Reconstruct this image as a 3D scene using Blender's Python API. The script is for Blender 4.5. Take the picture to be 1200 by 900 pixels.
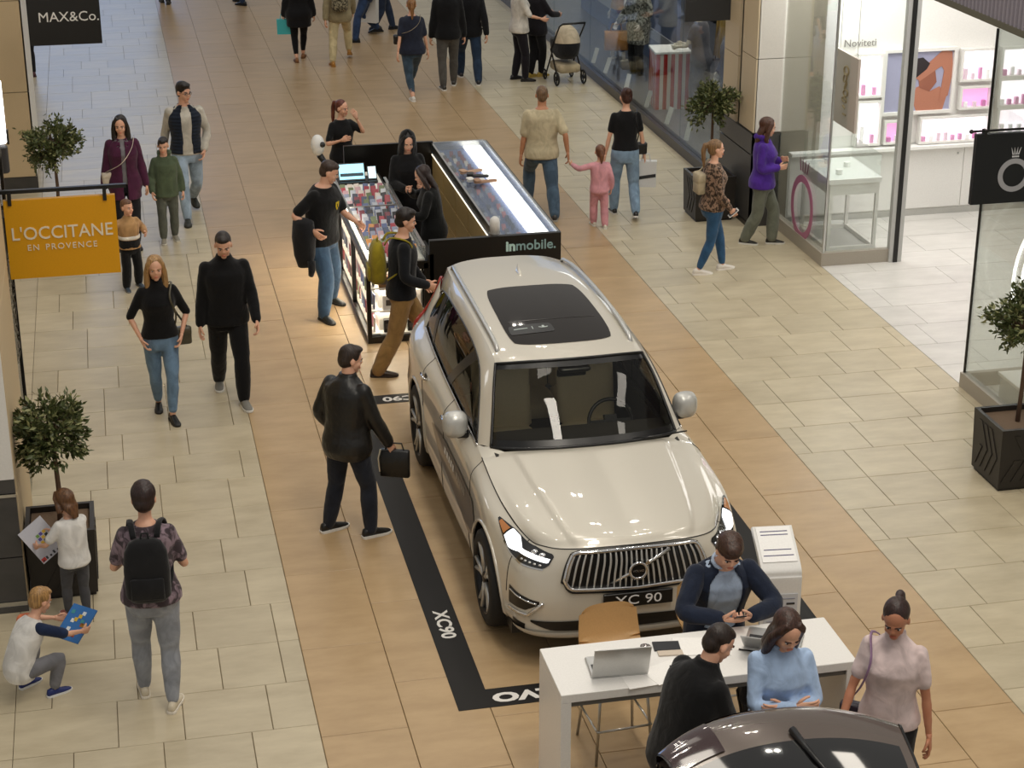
import bpy, bmesh, math, random
import numpy as np
from mathutils import Vector, Matrix, noise
from mathutils.bvhtree import BVHTree

# ------------------------------------------------------------------ clear, camera, world, lights
for _o in list(bpy.data.objects):
    bpy.data.objects.remove(_o)
SC = bpy.context.scene
COL = SC.collection
rad = math.radians

cam_data = bpy.data.cameras.new('camera')
cam_data.sensor_width = 36.0
cam_data.lens = 2180.0 / 1200.0 * 36.0
cam_data.clip_end = 300
cam = bpy.data.objects.new('camera', cam_data)
COL.objects.link(cam)
cam.location = (0, 0, 7.05)
cam.rotation_euler = (rad(90 - 22.09), 0, rad(-12.37))
SC.camera = cam

world = bpy.data.worlds.new('mall_ambient')
SC.world = world
world.use_nodes = True
world.node_tree.nodes['Background'].inputs[0].default_value = (1.0, 0.965, 0.91, 1)
world.node_tree.nodes['Background'].inputs[1].default_value = 0.33

def area(name, loc, size, power, color, rot=(0, 0, 0), sizey=None, spread=None):
    l = bpy.data.lights.new(name, 'AREA')
    l.energy = power; l.color = color; l.size = size
    if sizey:
        l.shape = 'RECTANGLE'; l.size_y = sizey
    if spread:
        l.spread = rad(spread)
    o = bpy.data.objects.new(name, l); COL.objects.link(o)
    o.location = loc; o.rotation_euler = rot
    return o
def disk(name, loc, r, power, color):
    o = area(name, loc, r * 2, power, color); o.data.shape = 'DISK'
    return o
WARM = (1.0, 0.92, 0.80)
for _y, _p in ((4, 270), (9, 255), (14.5, 62), (21, 12)):     # long ceiling light coves above the concourse
    area('ceiling_cove_light', (3.7, _y, 11.5), 1.1, _p, WARM, sizey=3.4)
for _y in (8, 12):                                # added fill over the shop side, brightens the right-hand floor
    area('ceiling_cove_light', (8.2, _y, 9.5), 0.8, 55, WARM, sizey=3.0)
for _y in (8.5, 11.2, 13.9, 16.6, 20.5, 25):     # small paired ceiling downlights
    for _x in (0.4, 3.0, 5.9):
        disk('ceiling_downlight', (_x, _y + 6.0, 10.8), 0.09, 11, (1, 0.94, 0.84))
        disk('ceiling_downlight', (_x + 0.34, _y + 6.0, 10.8), 0.09, 11, (1, 0.94, 0.84))
# daylight from the glazed entrance at the far end of the concourse
area('entrance_daylight', (-4.5, 58, 7.5), 13, 560, (0.22, 0.48, 1.0), rot=(rad(-90), 0, 0), sizey=10)

SC.view_settings.view_transform = 'Standard'
SC.view_settings.look = 'None'
SC.view_settings.exposure = 0.17
SC.view_settings.gamma = 1.0
SC.view_settings.use_curve_mapping = False

# ------------------------------------------------------------------ materials
_M = {}
def _mat(name):
    m = bpy.data.materials.new(name); m.use_nodes = True
    return m, m.node_tree, m.node_tree.nodes['Principled BSDF']
def plain(name, col, rough=0.5, metal=0.0, coat=0.0, spec=0.5, bump=0.0, bscale=80, alpha=1.0):
    """one colour with a little procedural grain"""
    if name in _M: return _M[name]
    m, nt, b = _mat(name)
    b.inputs['Roughness'].default_value = rough
    b.inputs['Metallic'].default_value = metal
    b.inputs['Coat Weight'].default_value = coat
    b.inputs['Coat Roughness'].default_value = 0.04
    b.inputs['Specular IOR Level'].default_value = spec
    tc = nt.nodes.new('ShaderNodeTexCoord')
    n = nt.nodes.new('ShaderNodeTexNoise'); n.inputs['Scale'].default_value = bscale
    nt.links.new(tc.outputs['Object'], n.inputs['Vector'])
    r = nt.nodes.new('ShaderNodeMapRange')
    r.inputs['To Min'].default_value = 0.92; r.inputs['To Max'].default_value = 1.06
    nt.links.new(n.outputs['Fac'], r.inputs['Value'])
    mx = nt.nodes.new('ShaderNodeMix'); mx.data_type = 'RGBA'; mx.blend_type = 'MULTIPLY'
    mx.inputs['Factor'].default_value = 1
    mx.inputs[6].default_value = (*col, 1)
    nt.links.new(r.outputs[0], mx.inputs[7])
    nt.links.new(mx.outputs[2], b.inputs['Base Color'])
    if bump:
        bp = nt.nodes.new('ShaderNodeBump'); bp.inputs['Strength'].default_value = bump
        bp.inputs['Distance'].default_value = 0.004
        nt.links.new(n.outputs['Fac'], bp.inputs['Height'])
        nt.links.new(bp.outputs[0], b.inputs['Normal'])
    _M[name] = m
    return m
def hexc(s):
    """sRGB hex -> linear"""
    v = [int(s[i:i + 2], 16) / 255 for i in (0, 2, 4)]
    return tuple(c / 12.92 if c <= .04045 else ((c + .055) / 1.055) ** 2.4 for c in v)
def cloth(hx, kind='knit'):
    """fabric with folds in the relief; kind: knit, denim, leather, quilt, camo, tie"""
    k = 'cloth_' + hx + kind
    if k in _M: return _M[k]
    m, nt, b = _mat(k)
    c = hexc(hx)
    b.inputs['Roughness'].default_value = 0.38 if kind == 'leather' else 0.85
    b.inputs['Specular IOR Level'].default_value = 0.5 if kind == 'leather' else 0.2
    b.inputs['Sheen Weight'].default_value = 0.0 if kind == 'leather' else 0.15
    tc = nt.nodes.new('ShaderNodeTexCoord')
    mp = nt.nodes.new('ShaderNodeMapping'); mp.inputs['Scale'].default_value = (1.3, 1.3, 1.0)
    nt.links.new(tc.outputs['Object'], mp.inputs[0])
    n = nt.nodes.new('ShaderNodeTexNoise'); n.inputs['Scale'].default_value = 7 if kind != 'quilt' else 5
    n.inputs['Detail'].default_value = 3; n.inputs['Distortion'].default_value = 0.8
    nt.links.new(mp.outputs[0], n.inputs['Vector'])
    ramp = nt.nodes.new('ShaderNodeValToRGB')
    e = ramp.color_ramp.elements
    lo, hi = (0.82, 1.12)
    if kind == 'denim': lo, hi = 0.80, 1.2
    if kind == 'tie': lo, hi = 0.35, 1.7
    if kind == 'camo': lo, hi = 0.3, 1.9
    e[0].position = 0.36; e[1].position = 0.64
    e[0].color = (*[min(1, x * lo) for x in c], 1); e[1].color = (*[min(1, x * hi) for x in c], 1)
    if kind in ('camo', 'tie'):
        n.inputs['Scale'].default_value = 26 if kind == 'camo' else 12
        e[0].position = 0.46; e[1].position = 0.54 if kind == 'camo' else 0.6
    nt.links.new(n.outputs['Fac'], ramp.inputs[0])
    nt.links.new(ramp.outputs[0], b.inputs['Base Color'])
    bp = nt.nodes.new('ShaderNodeBump'); bp.inputs['Strength'].default_value = 0.35
    bp.inputs['Distance'].default_value = 0.03
    if kind == 'quilt':
        w = nt.nodes.new('ShaderNodeTexWave'); w.bands_direction = 'Z'; w.inputs['Scale'].default_value = 7
        nt.links.new(tc.outputs['Object'], w.inputs['Vector']); nt.links.new(w.outputs['Fac'], bp.inputs['Height'])
    else:
        nt.links.new(n.outputs['Fac'], bp.inputs['Height'])
    nt.links.new(bp.outputs[0], b.inputs['Normal'])
    _M[k] = m
    return m
def skin(hx='c68f72'):
    k = 'skin_' + hx
    if k in _M: return _M[k]
    m, nt, b = _mat(k)
    b.inputs['Base Color'].default_value = (*hexc(hx), 1)
    b.inputs['Roughness'].default_value = 0.5
    b.inputs['Subsurface Weight'].default_value = 0.0
    tc = nt.nodes.new('ShaderNodeTexCoord')
    n = nt.nodes.new('ShaderNodeTexNoise'); n.inputs['Scale'].default_value = 18
    nt.links.new(tc.outputs['Object'], n.inputs['Vector'])
    ramp = nt.nodes.new('ShaderNodeValToRGB'); c = hexc(hx)
    ramp.color_ramp.elements[0].color = (c[0] * 1.03, c[1] * 0.9, c[2] * 0.88, 1)
    ramp.color_ramp.elements[1].color = (c[0] * 1.02, c[1] * 1.06, c[2] * 1.06, 1)
    nt.links.new(n.outputs['Fac'], ramp.inputs[0]); nt.links.new(ramp.outputs[0], b.inputs['Base Color'])
    _M[k] = m
    return m
def hairmat(hx):
    k = 'hair_' + hx
    if k in _M: return _M[k]
    m, nt, b = _mat(k)
    c = hexc(hx)
    b.inputs['Roughness'].default_value = 0.45
    tc = nt.nodes.new('ShaderNodeTexCoord')
    mp = nt.nodes.new('ShaderNodeMapping'); mp.inputs['Scale'].default_value = (90, 90, 9)
    nt.links.new(tc.outputs['Object'], mp.inputs[0])
    n = nt.nodes.new('ShaderNodeTexNoise'); n.inputs['Scale'].default_value = 1.0; n.inputs['Detail'].default_value = 2
    nt.links.new(mp.outputs[0], n.inputs['Vector'])
    ramp = nt.nodes.new('ShaderNodeValToRGB')
    ramp.color_ramp.elements[0].position = .3; ramp.color_ramp.elements[1].position = .7
    ramp.color_ramp.elements[0].color = (*[x * .55 for x in c], 1)
    ramp.color_ramp.elements[1].color = (*[min(1, x * 1.5) for x in c], 1)
    nt.links.new(n.outputs['Fac'], ramp.inputs[0]); nt.links.new(ramp.outputs[0], b.inputs['Base Color'])
    bp = nt.nodes.new('ShaderNodeBump'); bp.inputs['Strength'].default_value = .6; bp.inputs['Distance'].default_value = .006
    nt.links.new(n.outputs['Fac'], bp.inputs['Height']); nt.links.new(bp.outputs[0], b.inputs['Normal'])
    _M[k] = m
    return m
def glass(name, tint=(0.9, 0.95, 0.93), rough=0.0, mix=0.75):
    """thin architectural glass: mostly clear, reflects at grazing angles"""
    if name in _M: return _M[name]
    m = bpy.data.materials.new(name); m.use_nodes = True
    nt = m.node_tree; nt.nodes.clear()
    out = nt.nodes.new('ShaderNodeOutputMaterial')
    tr = nt.nodes.new('ShaderNodeBsdfTransparent'); tr.inputs[0].default_value = (*tint, 1)
    gl = nt.nodes.new('ShaderNodeBsdfGlossy'); gl.inputs['Roughness'].default_value = rough
    fr = nt.nodes.new('ShaderNodeFresnel'); fr.inputs[0].default_value = 1.45
    sc = nt.nodes.new('ShaderNodeMath'); sc.operation = 'MULTIPLY'; sc.inputs[1].default_value = mix
    nt.links.new(fr.outputs[0], sc.inputs[0])
    mx = nt.nodes.new('ShaderNodeMixShader')
    nt.links.new(sc.outputs[0], mx.inputs[0]); nt.links.new(tr.outputs[0], mx.inputs[1]); nt.links.new(gl.outputs[0], mx.inputs[2])
    nt.links.new(mx.outputs[0], out.inputs[0])
    _M[name] = m
    return m
def emit(name, col, strength):
    if name in _M: return _M[name]
    m, nt, b = _mat(name)
    b.inputs['Base Color'].default_value = (*col, 1)
    b.inputs['Emission Color'].default_value = (*col, 1)
    b.inputs['Emission Strength'].default_value = strength
    _M[name] = m
    return m
def stone(name, c1, c2, rough=0.38, island=False, scale=2.6, spread=0.13):
    """floor tile / stone slab with cloudy grain and a random tone per piece"""
    if name in _M: return _M[name]
    m, nt, b = _mat(name)
    tc = nt.nodes.new('ShaderNodeTexCoord')
    geo = nt.nodes.new('ShaderNodeNewGeometry')
    oi = nt.nodes.new('ShaderNodeObjectInfo')
    n = nt.nodes.new('ShaderNodeTexNoise'); n.inputs['Scale'].default_value = scale; n.inputs['Detail'].default_value = 6
    n.inputs['Roughness'].default_value = .62
    mp = nt.nodes.new('ShaderNodeMapping'); mp.inputs['Scale'].default_value = (0.7, 1.9, 1)
    nt.links.new(geo.outputs['Position'], mp.inputs[0]); nt.links.new(mp.outputs[0], n.inputs['Vector'])
    ramp = nt.nodes.new('ShaderNodeValToRGB')
    ramp.color_ramp.elements[0].position = .33; ramp.color_ramp.elements[1].position = .68
    ramp.color_ramp.elements[0].color = (*c1, 1); ramp.color_ramp.elements[1].color = (*c2, 1)
    nt.links.new(n.outputs['Fac'], ramp.inputs[0])
    r = nt.nodes.new('ShaderNodeMapRange'); r.inputs['To Min'].default_value = 1 - spread; r.inputs['To Max'].default_value = 1 + spread
    nt.links.new(geo.outputs['Random Per Island'] if island else oi.outputs['Random'], r.inputs['Value'])
    mx = nt.nodes.new('ShaderNodeMix'); mx.data_type = 'RGBA'; mx.blend_type = 'MULTIPLY'; mx.inputs['Factor'].default_value = 1
    nt.links.new(ramp.outputs[0], mx.inputs[6]); nt.links.new(r.outputs[0], mx.inputs[7])
    nt.links.new(mx.outputs[2], b.inputs['Base Color'])
    rr = nt.nodes.new('ShaderNodeMapRange'); rr.inputs['To Min'].default_value = rough - .06; rr.inputs['To Max'].default_value = rough + .1
    nt.links.new(n.outputs['Fac'], rr.inputs['Value']); nt.links.new(rr.outputs[0], b.inputs['Roughness'])
    bp = nt.nodes.new('ShaderNodeBump'); bp.inputs['Strength'].default_value = .06; bp.inputs['Distance'].default_value = .003
    nt.links.new(n.outputs['Fac'], bp.inputs['Height']); nt.links.new(bp.outputs[0], b.inputs['Normal'])
    _M[name] = m
    return m

# ------------------------------------------------------------------ mesh helpers
class MB:
    """collects shapes; build() links them as one mesh object"""
    def __init__(s):
        s.v = []; s.f = []; s.m = []; s.n = 0
    def add(s, v, f, mi=0):
        v = np.asarray(v, float).reshape(-1, 3)
        s.v.append(v); k = s.n
        for q in f: s.f.append(tuple(i + k for i in q)); s.m.append(mi)
        s.n += len(v)
        return s
    def box(s, x0, x1, y0, y1, z0, z1, mi=0):
        v = [(x0, y0, z0), (x1, y0, z0), (x1, y1, z0), (x0, y1, z0), (x0, y0, z1), (x1, y0, z1), (x1, y1, z1), (x0, y1, z1)]
        return s.add(v, [(0, 3, 2, 1), (4, 5, 6, 7), (0, 1, 5, 4), (1, 2, 6, 5), (2, 3, 7, 6), (3, 0, 4, 7)], mi)
    def rbox(s, x0, x1, y0, y1, z0, z1, r, mi=0, seg=3):
        """box with rounded vertical edges and small chamfered top/bottom"""
        r = min(r, (x1 - x0) / 2.01, (y1 - y0) / 2.01)
        ring = []
        for cx, cy, a0 in ((x1 - r, y1 - r, 0), (x0 + r, y1 - r, 90), (x0 + r, y0 + r, 180), (x1 - r, y0 + r, 270)):
            for k in range(seg + 1):
                a = rad(a0 + 90 * k / seg); ring.append((cx + r * math.cos(a), cy + r * math.sin(a)))
        cx, cy = (x0 + x1) / 2, (y0 + y1) / 2; c = min(r * .5, (z1 - z0) * .3)
        kx, ky = 1 - c / max(1e-6, (x1 - x0) / 2), 1 - c / max(1e-6, (y1 - y0) / 2)
        rings = []
        for z, i in ((z0, 1), (z0 + c, 0), (z1 - c, 0), (z1, 1)):
            rings.append([(cx + (x - cx) * (kx if i else 1), cy + (y - cy) * (ky if i else 1), z) for x, y in ring])
        return s.loft(rings, mi)
    def loft(s, rings, mi=0, cap=True, closed=True):
        n = len(rings[0]); f = []
        for i in range(len(rings) - 1):
            for j in range(n if closed else n - 1):
                k = (j + 1) % n
                f.append((i * n + j, i * n + k, (i + 1) * n + k, (i + 1) * n + j))
        if cap and closed:
            f.append(tuple(range(n - 1, -1, -1))); f.append(tuple((len(rings) - 1) * n + j for j in range(n)))
        return s.add(np.concatenate([np.asarray(r, float) for r in rings]), f, mi)
    def grid(s, P, mi=0, flip=False):
        """P: array (a,b,3)"""
        P = np.asarray(P, float); a, b = P.shape[:2]; f = []
        for i in range(a - 1):
            for j in range(b - 1):
                q = (i * b + j, i * b + j + 1, (i + 1) * b + j + 1, (i + 1) * b + j)
                f.append(q[::-1] if flip else q)
        return s.add(P.reshape(-1, 3), f, mi)
    def tube(s, pts, r, n=8, mi=0, cap=True, flat=None):
        """r: number or per-point list; flat=(sx, sy) squashes the section"""
        pts = [Vector(p) for p in pts]; rs = [float(q) for q in r] if hasattr(r, '__len__') else [float(r)] * len(pts)
        rings = []; up = None
        for i, p in enumerate(pts):
            t = (pts[min(i + 1, len(pts) - 1)] - pts[max(i - 1, 0)]).normalized()
            if up is None:
                up = Vector((0, 0, 1)) if abs(t.z) < .9 else Vector((0, 1, 0))
            a = t.cross(up).normalized(); b = a.cross(t).normalized(); up = b
            sx, sy = flat or (1, 1)
            rings.append([tuple(p + rs[i] * (math.cos(2 * math.pi * k / n) * sx * a + math.sin(2 * math.pi * k / n) * sy * b)) for k in range(n)])
        return s.loft(rings, mi, cap)
    def cyl(s, x, y, z0, z1, r, n=16, mi=0, r2=None):
        r2 = r if r2 is None else r2
        c = [(math.cos(2 * math.pi * k / n), math.sin(2 * math.pi * k / n)) for k in range(n)]
        return s.loft([[(x + r * a, y + r * b, z0) for a, b in c], [(x + r2 * a, y + r2 * b, z1) for a, b in c]], mi)
    def lathe(s, prof, n=20, c=(0, 0, 0), mi=0, axis='z', cap=True):
        rings = []
        for r, z in prof:
            ring = []
            for k in range(n):
                a = 2 * math.pi * k / n; x, y = r * math.cos(a), r * math.sin(a)
                p = (x, y, z) if axis == 'z' else ((z, x, y) if axis == 'x' else (y, z, x))
                ring.append((p[0] + c[0], p[1] + c[1], p[2] + c[2]))
            rings.append(ring)
        return s.loft(rings, mi, cap)
    def ell(s, c, r, n=14, m=9, mi=0, R=None):
        rings = []
        for i in range(m + 1):
            t = math.pi * (i + .02 * (i == 0) - .02 * (i == m)) / m
            ring = np.array([(r[0] * math.sin(t) * math.cos(2 * math.pi * k / n), r[1] * math.sin(t) * math.sin(2 * math.pi * k / n), -r[2] * math.cos(t)) for k in range(n)])
            if R is not None: ring = ring @ np.asarray(R).T
            rings.append(ring + np.asarray(c))
        return s.loft(rings, mi)
    def prism(s, poly, a, b, axis='y', mi=0):
        """extrude a 2-D polygon; axis y: poly is (x,z); x: (y,z); z: (x,y)"""
        def P(u, v, w):
            return {'y': (u, w, v), 'x': (w, u, v), 'z': (u, v, w)}[axis]
        return s.loft([[P(u, v, a) for u, v in poly], [P(u, v, b) for u, v in poly]], mi)
    def xf(s, M, start=0):
        """transform everything collected so far by a 4x4"""
        M = np.asarray(M)
        s.v = [v @ M[:3, :3].T + M[:3, 3] for v in s.v]
        return s
    def mesh(s, name):
        me = bpy.data.meshes.new(name)
        V = np.concatenate(s.v) if s.v else np.zeros((0, 3))
        me.from_pydata(V.tolist(), [], s.f)
        return me
    def build(s, name, mats, parent=None, smooth=False, fix=True, angle=None):
        me = s.mesh(name)
        mats = mats if isinstance(mats, (list, tuple)) else [mats]
        for m in mats: me.materials.append(m)
        if len(mats) > 1: me.polygons.foreach_set('material_index', s.m)
        if fix:
            bm = bmesh.new(); bm.from_mesh(me); bmesh.ops.recalc_face_normals(bm, faces=bm.faces); bm.to_mesh(me); bm.free()
        if smooth: shade(me, angle)
        return link(name, me, parent)
def shade(me, angle=None):
    me.polygons.foreach_set('use_smooth', [True] * len(me.polygons))
    if angle: 
        try: me.set_sharp_from_angle(angle=rad(angle))
        except Exception: pass
def link(name, data, parent=None):
    o = bpy.data.objects.new(name, data); COL.objects.link(o)
    if parent is not None: o.parent = parent
    return o
def thing(name, label, cat, loc=(0, 0, 0), rz=0, group=None):
    o = bpy.data.objects.new(name, None); COL.objects.link(o)
    o.location = loc; o.rotation_euler = (0, 0, rz)
    return tag(o, label, cat, group)
def tag(o, label, cat, group=None):
    o['label'] = label; o['category'] = cat
    if group: o['group'] = group
    return o
def struct(o, label=None, cat=None):
    o['kind'] = 'structure'
    if label: o['label'] = label
    if cat: o['category'] = cat
    return o
def text_obj(name, body, size, mat, parent, M, depth=0.002, align='CENTER', sx=1.0, bold=0.0, shear=0.0, spacing=1.0):
    """lettering as real geometry; M places the text plane (x right, y up)"""
    cu = bpy.data.curves.new(name, 'FONT'); cu.body = body; cu.size = size; cu.extrude = depth
    cu.align_x = align; cu.align_y = 'CENTER'; cu.offset = bold; cu.shear = shear; cu.space_character = spacing
    cu.resolution_u = 3
    t = bpy.data.objects.new(name, cu); COL.objects.link(t)
    dg = bpy.context.evaluated_depsgraph_get()
    me = bpy.data.meshes.new_from_object(t.evaluated_get(dg))
    bpy.data.objects.remove(t)
    me.transform(Matrix.Diagonal((sx, 1, 1, 1))); me.transform(M)
    me.materials.clear(); me.materials.append(mat)
    return link(name, me, parent)
def face_m(loc, facing='-y', roll=0):
    """matrix for text: facing -y (readable from the camera), -x, +z (on the floor), etc."""
    R = {'-y': Matrix(((1, 0, 0), (0, 0, -1), (0, 1, 0))), '-x': Matrix(((0, 0, -1), (-1, 0, 0), (0, 1, 0))),
         '+z': Matrix.Identity(3), '+y': Matrix(((-1, 0, 0), (0, 0, 1), (0, 1, 0)))}[facing]
    return Matrix.Translation(loc) @ R.to_4x4() @ Matrix.Rotation(roll, 4, 'Z')
def copy_tree(o, parent=None):
    c = o.copy(); COL.objects.link(c); c.parent = parent
    for ch in list(o.children): copy_tree(ch, c)
    return c
def catmull(P, n):
    """resample a polyline of points with a Catmull-Rom curve"""
    P = np.asarray(P, float); out = []
    Q = np.vstack([2 * P[0] - P[1], P, 2 * P[-1] - P[-2]])
    for t in np.linspace(0, len(P) - 1 - 1e-9, n):
        i = int(t); u = t - i; a, b, c, d = Q[i], Q[i + 1], Q[i + 2], Q[i + 3]
        out.append(.5 * (2 * b + (c - a) * u + (2 * a - 5 * b + 4 * c - d) * u * u + (3 * b - a - 3 * c + d) * u ** 3))
    return np.array(out)
# ------------------------------------------------------------------ floor
TAN = stone('tan_tile', hexc('ac906a'), hexc('bda17a'), .36, spread=.04)
GREY = stone('sandgrey_tile', hexc('b3a68b'), hexc('c6ba9f'), .36, spread=.06)
PALE = stone('pale_shop_tile', hexc('c9c6c0'), hexc('dbd8d2'), .3, spread=.04)
GREY_I = stone('sandgrey_tile_far', hexc('b3a68b'), hexc('c6ba9f'), .34, island=True, spread=.06)
TAN_I = stone('tan_tile_far', hexc('a68b67'), hexc('b79b77'), .34, island=True, spread=.04)
PALE_I = stone('pale_shop_tile_far', hexc('c9c6c0'), hexc('dbd8d2'), .3, island=True, spread=.04)
grout = plain('grout', hexc('a0947d'), .8)
floor = MB().box(-16, 16, 3, 62, -.14, -.016).build('floor', grout)
struct(floor, 'stone tiled concourse floor with a tan strip between pale grey tiles', 'floor')
random.seed(4)
XL, XR, XS, XW = 1.06, 5.91, 8.13, -1.0
near, far = [], []
def put(kind, x0, x1, y0, y1):
    if x1 - x0 < .04: return
    (near if (kind != 'pale' and y1 < 22.2 and x0 > -1.0) else far).append((kind, x0, x1, y0, y1))
OFF = {0: .0, 1: -.15, 2: .15, 3: .3}
seq = [0, 2, 1, 3, 0, 1, 2, 3]
def rows(kind, xa, xb, ya, yb, base, step=.6):
    k = 0
    j = int(math.floor((ya - 11.12) / .6))
    y = 11.12 + .6 * j
    while y < yb:
        off = [0.0, .15, 0.0, -.15, .3, .15, -.15, 0.0, .15, .3][j % 10]
        xs = []
        x = base + off - step * math.ceil((base + off - xa) / step)
        while x < xb:
            xs.append(x); x += step
            if random.random() < .12: x -= .15
        xs = [xa] + [q for q in xs if xa + .1 < q < xb - .1] + [xb]
        for p, q in zip(xs[:-1], xs[1:]): put(kind, p, q, max(y, ya), min(y + .6, yb))
        y += .6; j += 1
rows('grey', XW, XL, 8.6, 40, -.3)
rows('grey', -3, XW, 8.6, 13.2, -.3)
rows('grey', XR, XS, 8.6, 40, 6.22)
rows('grey', -9, XW, 25.6, 40, -.3)
rows('grey', -5, XW, 15.0, 25.6, -.3)
rows('pale', XS, 13.5, 9, 23.0, 8.4, 1.2)
for c in range(8):
    w = (XR - XL) / 8; y = 10.95 - 2.4 + (.6 if c % 2 else 0)
    while y < 40:
        put('tan', XL + c * w, XL + (c + 1) * w, y, y + 1.2); y += 1.2
near.sort(key=lambda t: t[3])
cut = near[300:]; near = near[:300]
far += cut
_tile = {}
def tile_mesh(kind, w, d):
    k = (kind, round(w, 2), round(d, 2))
    if k not in _tile:
        g = .0025; c = .003
        b = MB()
        x0, x1, y0, y1 = -w / 2 + g, w / 2 - g, -d / 2 + g, d / 2 - g
        b.loft([[(x0, y0, -.02), (x1, y0, -.02), (x1, y1, -.02), (x0, y1, -.02)],
                [(x0, y0, -c), (x1, y0, -c), (x1, y1, -c), (x0, y1, -c)],
                [(x0 + c, y0 + c, 0), (x1 - c, y0 + c, 0), (x1 - c, y1 - c, 0), (x0 + c, y1 - c, 0)]])
        me = b.mesh('tile'); me.materials.append({'tan': TAN, 'grey': GREY, 'pale': PALE}[kind])
        _tile[k] = me
    return _tile[k]
for kind, x0, x1, y0, y1 in near:
    o = link('tile', tile_mesh(kind, x1 - x0, y1 - y0), floor)
    o.location = ((x0 + x1) / 2, (y0 + y1) / 2, 0)
fb = MB()
for kind, x0, x1, y0, y1 in far:
    g = .0025
    fb.box(x0 + g, x1 - g, y0 + g, y1 - g, -.02, 0, {'tan': 0, 'grey': 1, 'pale': 2}[kind])
fo = fb.build('distant_tiles', [TAN_I, GREY_I, PALE_I], floor, fix=False)
fo['kind'] = 'stuff'

# black vinyl frame taped round the parked car, with white lettering
vinyl = plain('black_vinyl', hexc('1f1d1b'), .55, spec=.25)
whitev = plain('white_vinyl', hexc('e9e6e0'), .5)
tp = MB()
t0, t1 = .0006, .0022
tp.box(2.045, 2.285, 11.07, 16.95, t0, t1); tp.box(4.745, 4.985, 11.07, 16.95, t0, t1)
tp.box(2.285, 4.745, 11.07, 11.315, t0, t1); tp.box(2.285, 4.745, 16.73, 16.95, t0, t1)
tape = tp.build('vinyl_tape_frame', vinyl)
tag(tape, 'black vinyl frame stuck to the tiles around the cream car', 'floor sticker')
def floor_text(body, x, y, size, ang, sx=1, bold=0.004):
    text_obj('lettering', body, size, whitev, tape, Matrix.Translation((x, y, t1 + .0006)) @ Matrix.Rotation(ang, 4, 'Z'), .0005, sx=sx, bold=bold)
floor_text('XC90', 2.165, 12.30, .155, rad(-90), 1.15)
floor_text('XC90', 2.62, 16.84, .15, rad(180), 1.3)
floor_text('VOLVO', 2.70, 11.19, .16, rad(180), 1.45, .008)
floor_text('XC90', 4.865, 12.30, .155, rad(90), 1.15)
# ------------------------------------------------------------------ building: left side
beige = plain('beige_panel', hexc('c9b491'), .55)
white_p = plain('white_panel', hexc('e6e4df'), .4)
dark_st = stone('dark_base_stone', hexc('3c3b3a'), hexc('4c4a48'), .4, spread=.05)
chrome = plain('brushed_steel', hexc('c9c9c6'), .28, metal=1.0)
blackm = plain('black_metal', hexc('161514'), .38)
blackg = plain('black_gloss', hexc('0b0b0c'), .15, coat=.4)
clear = glass('shop_glass')

# near pillar: white panels over a dark stone plinth
w = MB().box(-3.2, -.955, 13.25, 15.0, 0, 4.6).build('wall_left', plain('pillar_core', hexc('8d8676'), .7))
struct(w)
def panel(x0, x1, y0, y1, z0, z1, m, parent, name='panel'):
    return MB().box(x0, x1, y0, y1, z0, z1).build(name, m, parent)
for z0, z1 in ((0.09, .46), (.47, .97)):
    panel(-3.1, -1.9, 13.215, 13.25, z0, z1, dark_st, w); panel(-1.89, -.94, 13.215, 13.25, z0, z1, dark_st, w)
panel(-3.1, -.935, 13.2, 13.25, 0.0, .05, dark_st, w, 'plinth')
panel(-3.1, -.94, 13.205, 13.25, .05, .088, chrome, w, 'trim_strip')
panel(-3.1, -.94, 13.205, 13.25, .975, 1.0, chrome, w, 'trim_strip')
panel(-3.1, -.94, 13.215, 13.25, 1.005, 1.115, dark_st, w)
panel(-3.1, -.94, 13.212, 13.25, 1.12, 2.3, white_p, w); panel(-3.1, -.94, 13.212, 13.25, 2.31, 4.5, white_p, w)
for z0, z1, m in ((0, .97, beige), (.98, 2.3, beige), (2.31, 4.5, beige)):
    panel(-.955, -.935, 13.25, 15.0, z0, z1, m, w)
# black framed glass beside the pillar with a silver foliage decoration
g = thing('shop_door_frame', 'black framed glass with silver leaf pattern beside the white pillar', 'glass door', (-.96, 15.0, 0))
MB().box(-.02, .02, 0, .05, 0, 3.0).box(-.02, .02, .85, .9, 0, 3.0).box(-.02, .02, .05, .85, 2.95, 3.0).build('frame', blackm, g)
MB().box(-.006, .006, .05, .85, 0.02, 2.95).build('pane', clear, g)
random.seed(9)
lf = MB()
for k in range(160):
    y, z, a = random.uniform(.08, .82), random.uniform(1.2, 2.2), random.uniform(0, 6.28)
    d = .035
    lf.add([(.01, y, z), (.014, y + d * math.cos(a + .4), z + d * math.sin(a + .4)), (.01, y + 2 * d * math.cos(a), z + 2 * d * math.sin(a)), (.014, y + d * math.cos(a - .4), z + d * math.sin(a - .4))], [(0, 1, 2, 3)])
lo = lf.build('leaf_pattern', plain('silver_foil', hexc('9c9894'), .3, metal=.8), g); lo['kind'] = 'stuff'

# far pillar: beige slabs on a dark skirting
w2 = MB().box(-4.2, -1.07, 25.22, 27.0, 0, 5.0).build('wall_left_back', plain('pillar_core2', hexc('8d8676'), .7))
struct(w2)
for z0, z1 in ((.19, 1.34), (1.35, 2.55), (2.56, 4.9)):
    panel(-2.6, -1.05, 25.2, 25.22, z0, z1, beige, w2); panel(-4.1, -2.61, 25.2, 25.22, z0, z1, beige, w2)
    panel(-1.07, -1.048, 25.2, 27.0, z0, z1, white_p, w2)
panel(-4.1, -1.045, 25.195, 25.22, 0, .18, dark_st, w2, 'skirting')
# recessed shop wall between the pillars
w3 = MB().box(-4.4, -4.2, 15.0, 25.2, 0, 5).build('wall_left_recess', beige); struct(w3)

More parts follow.
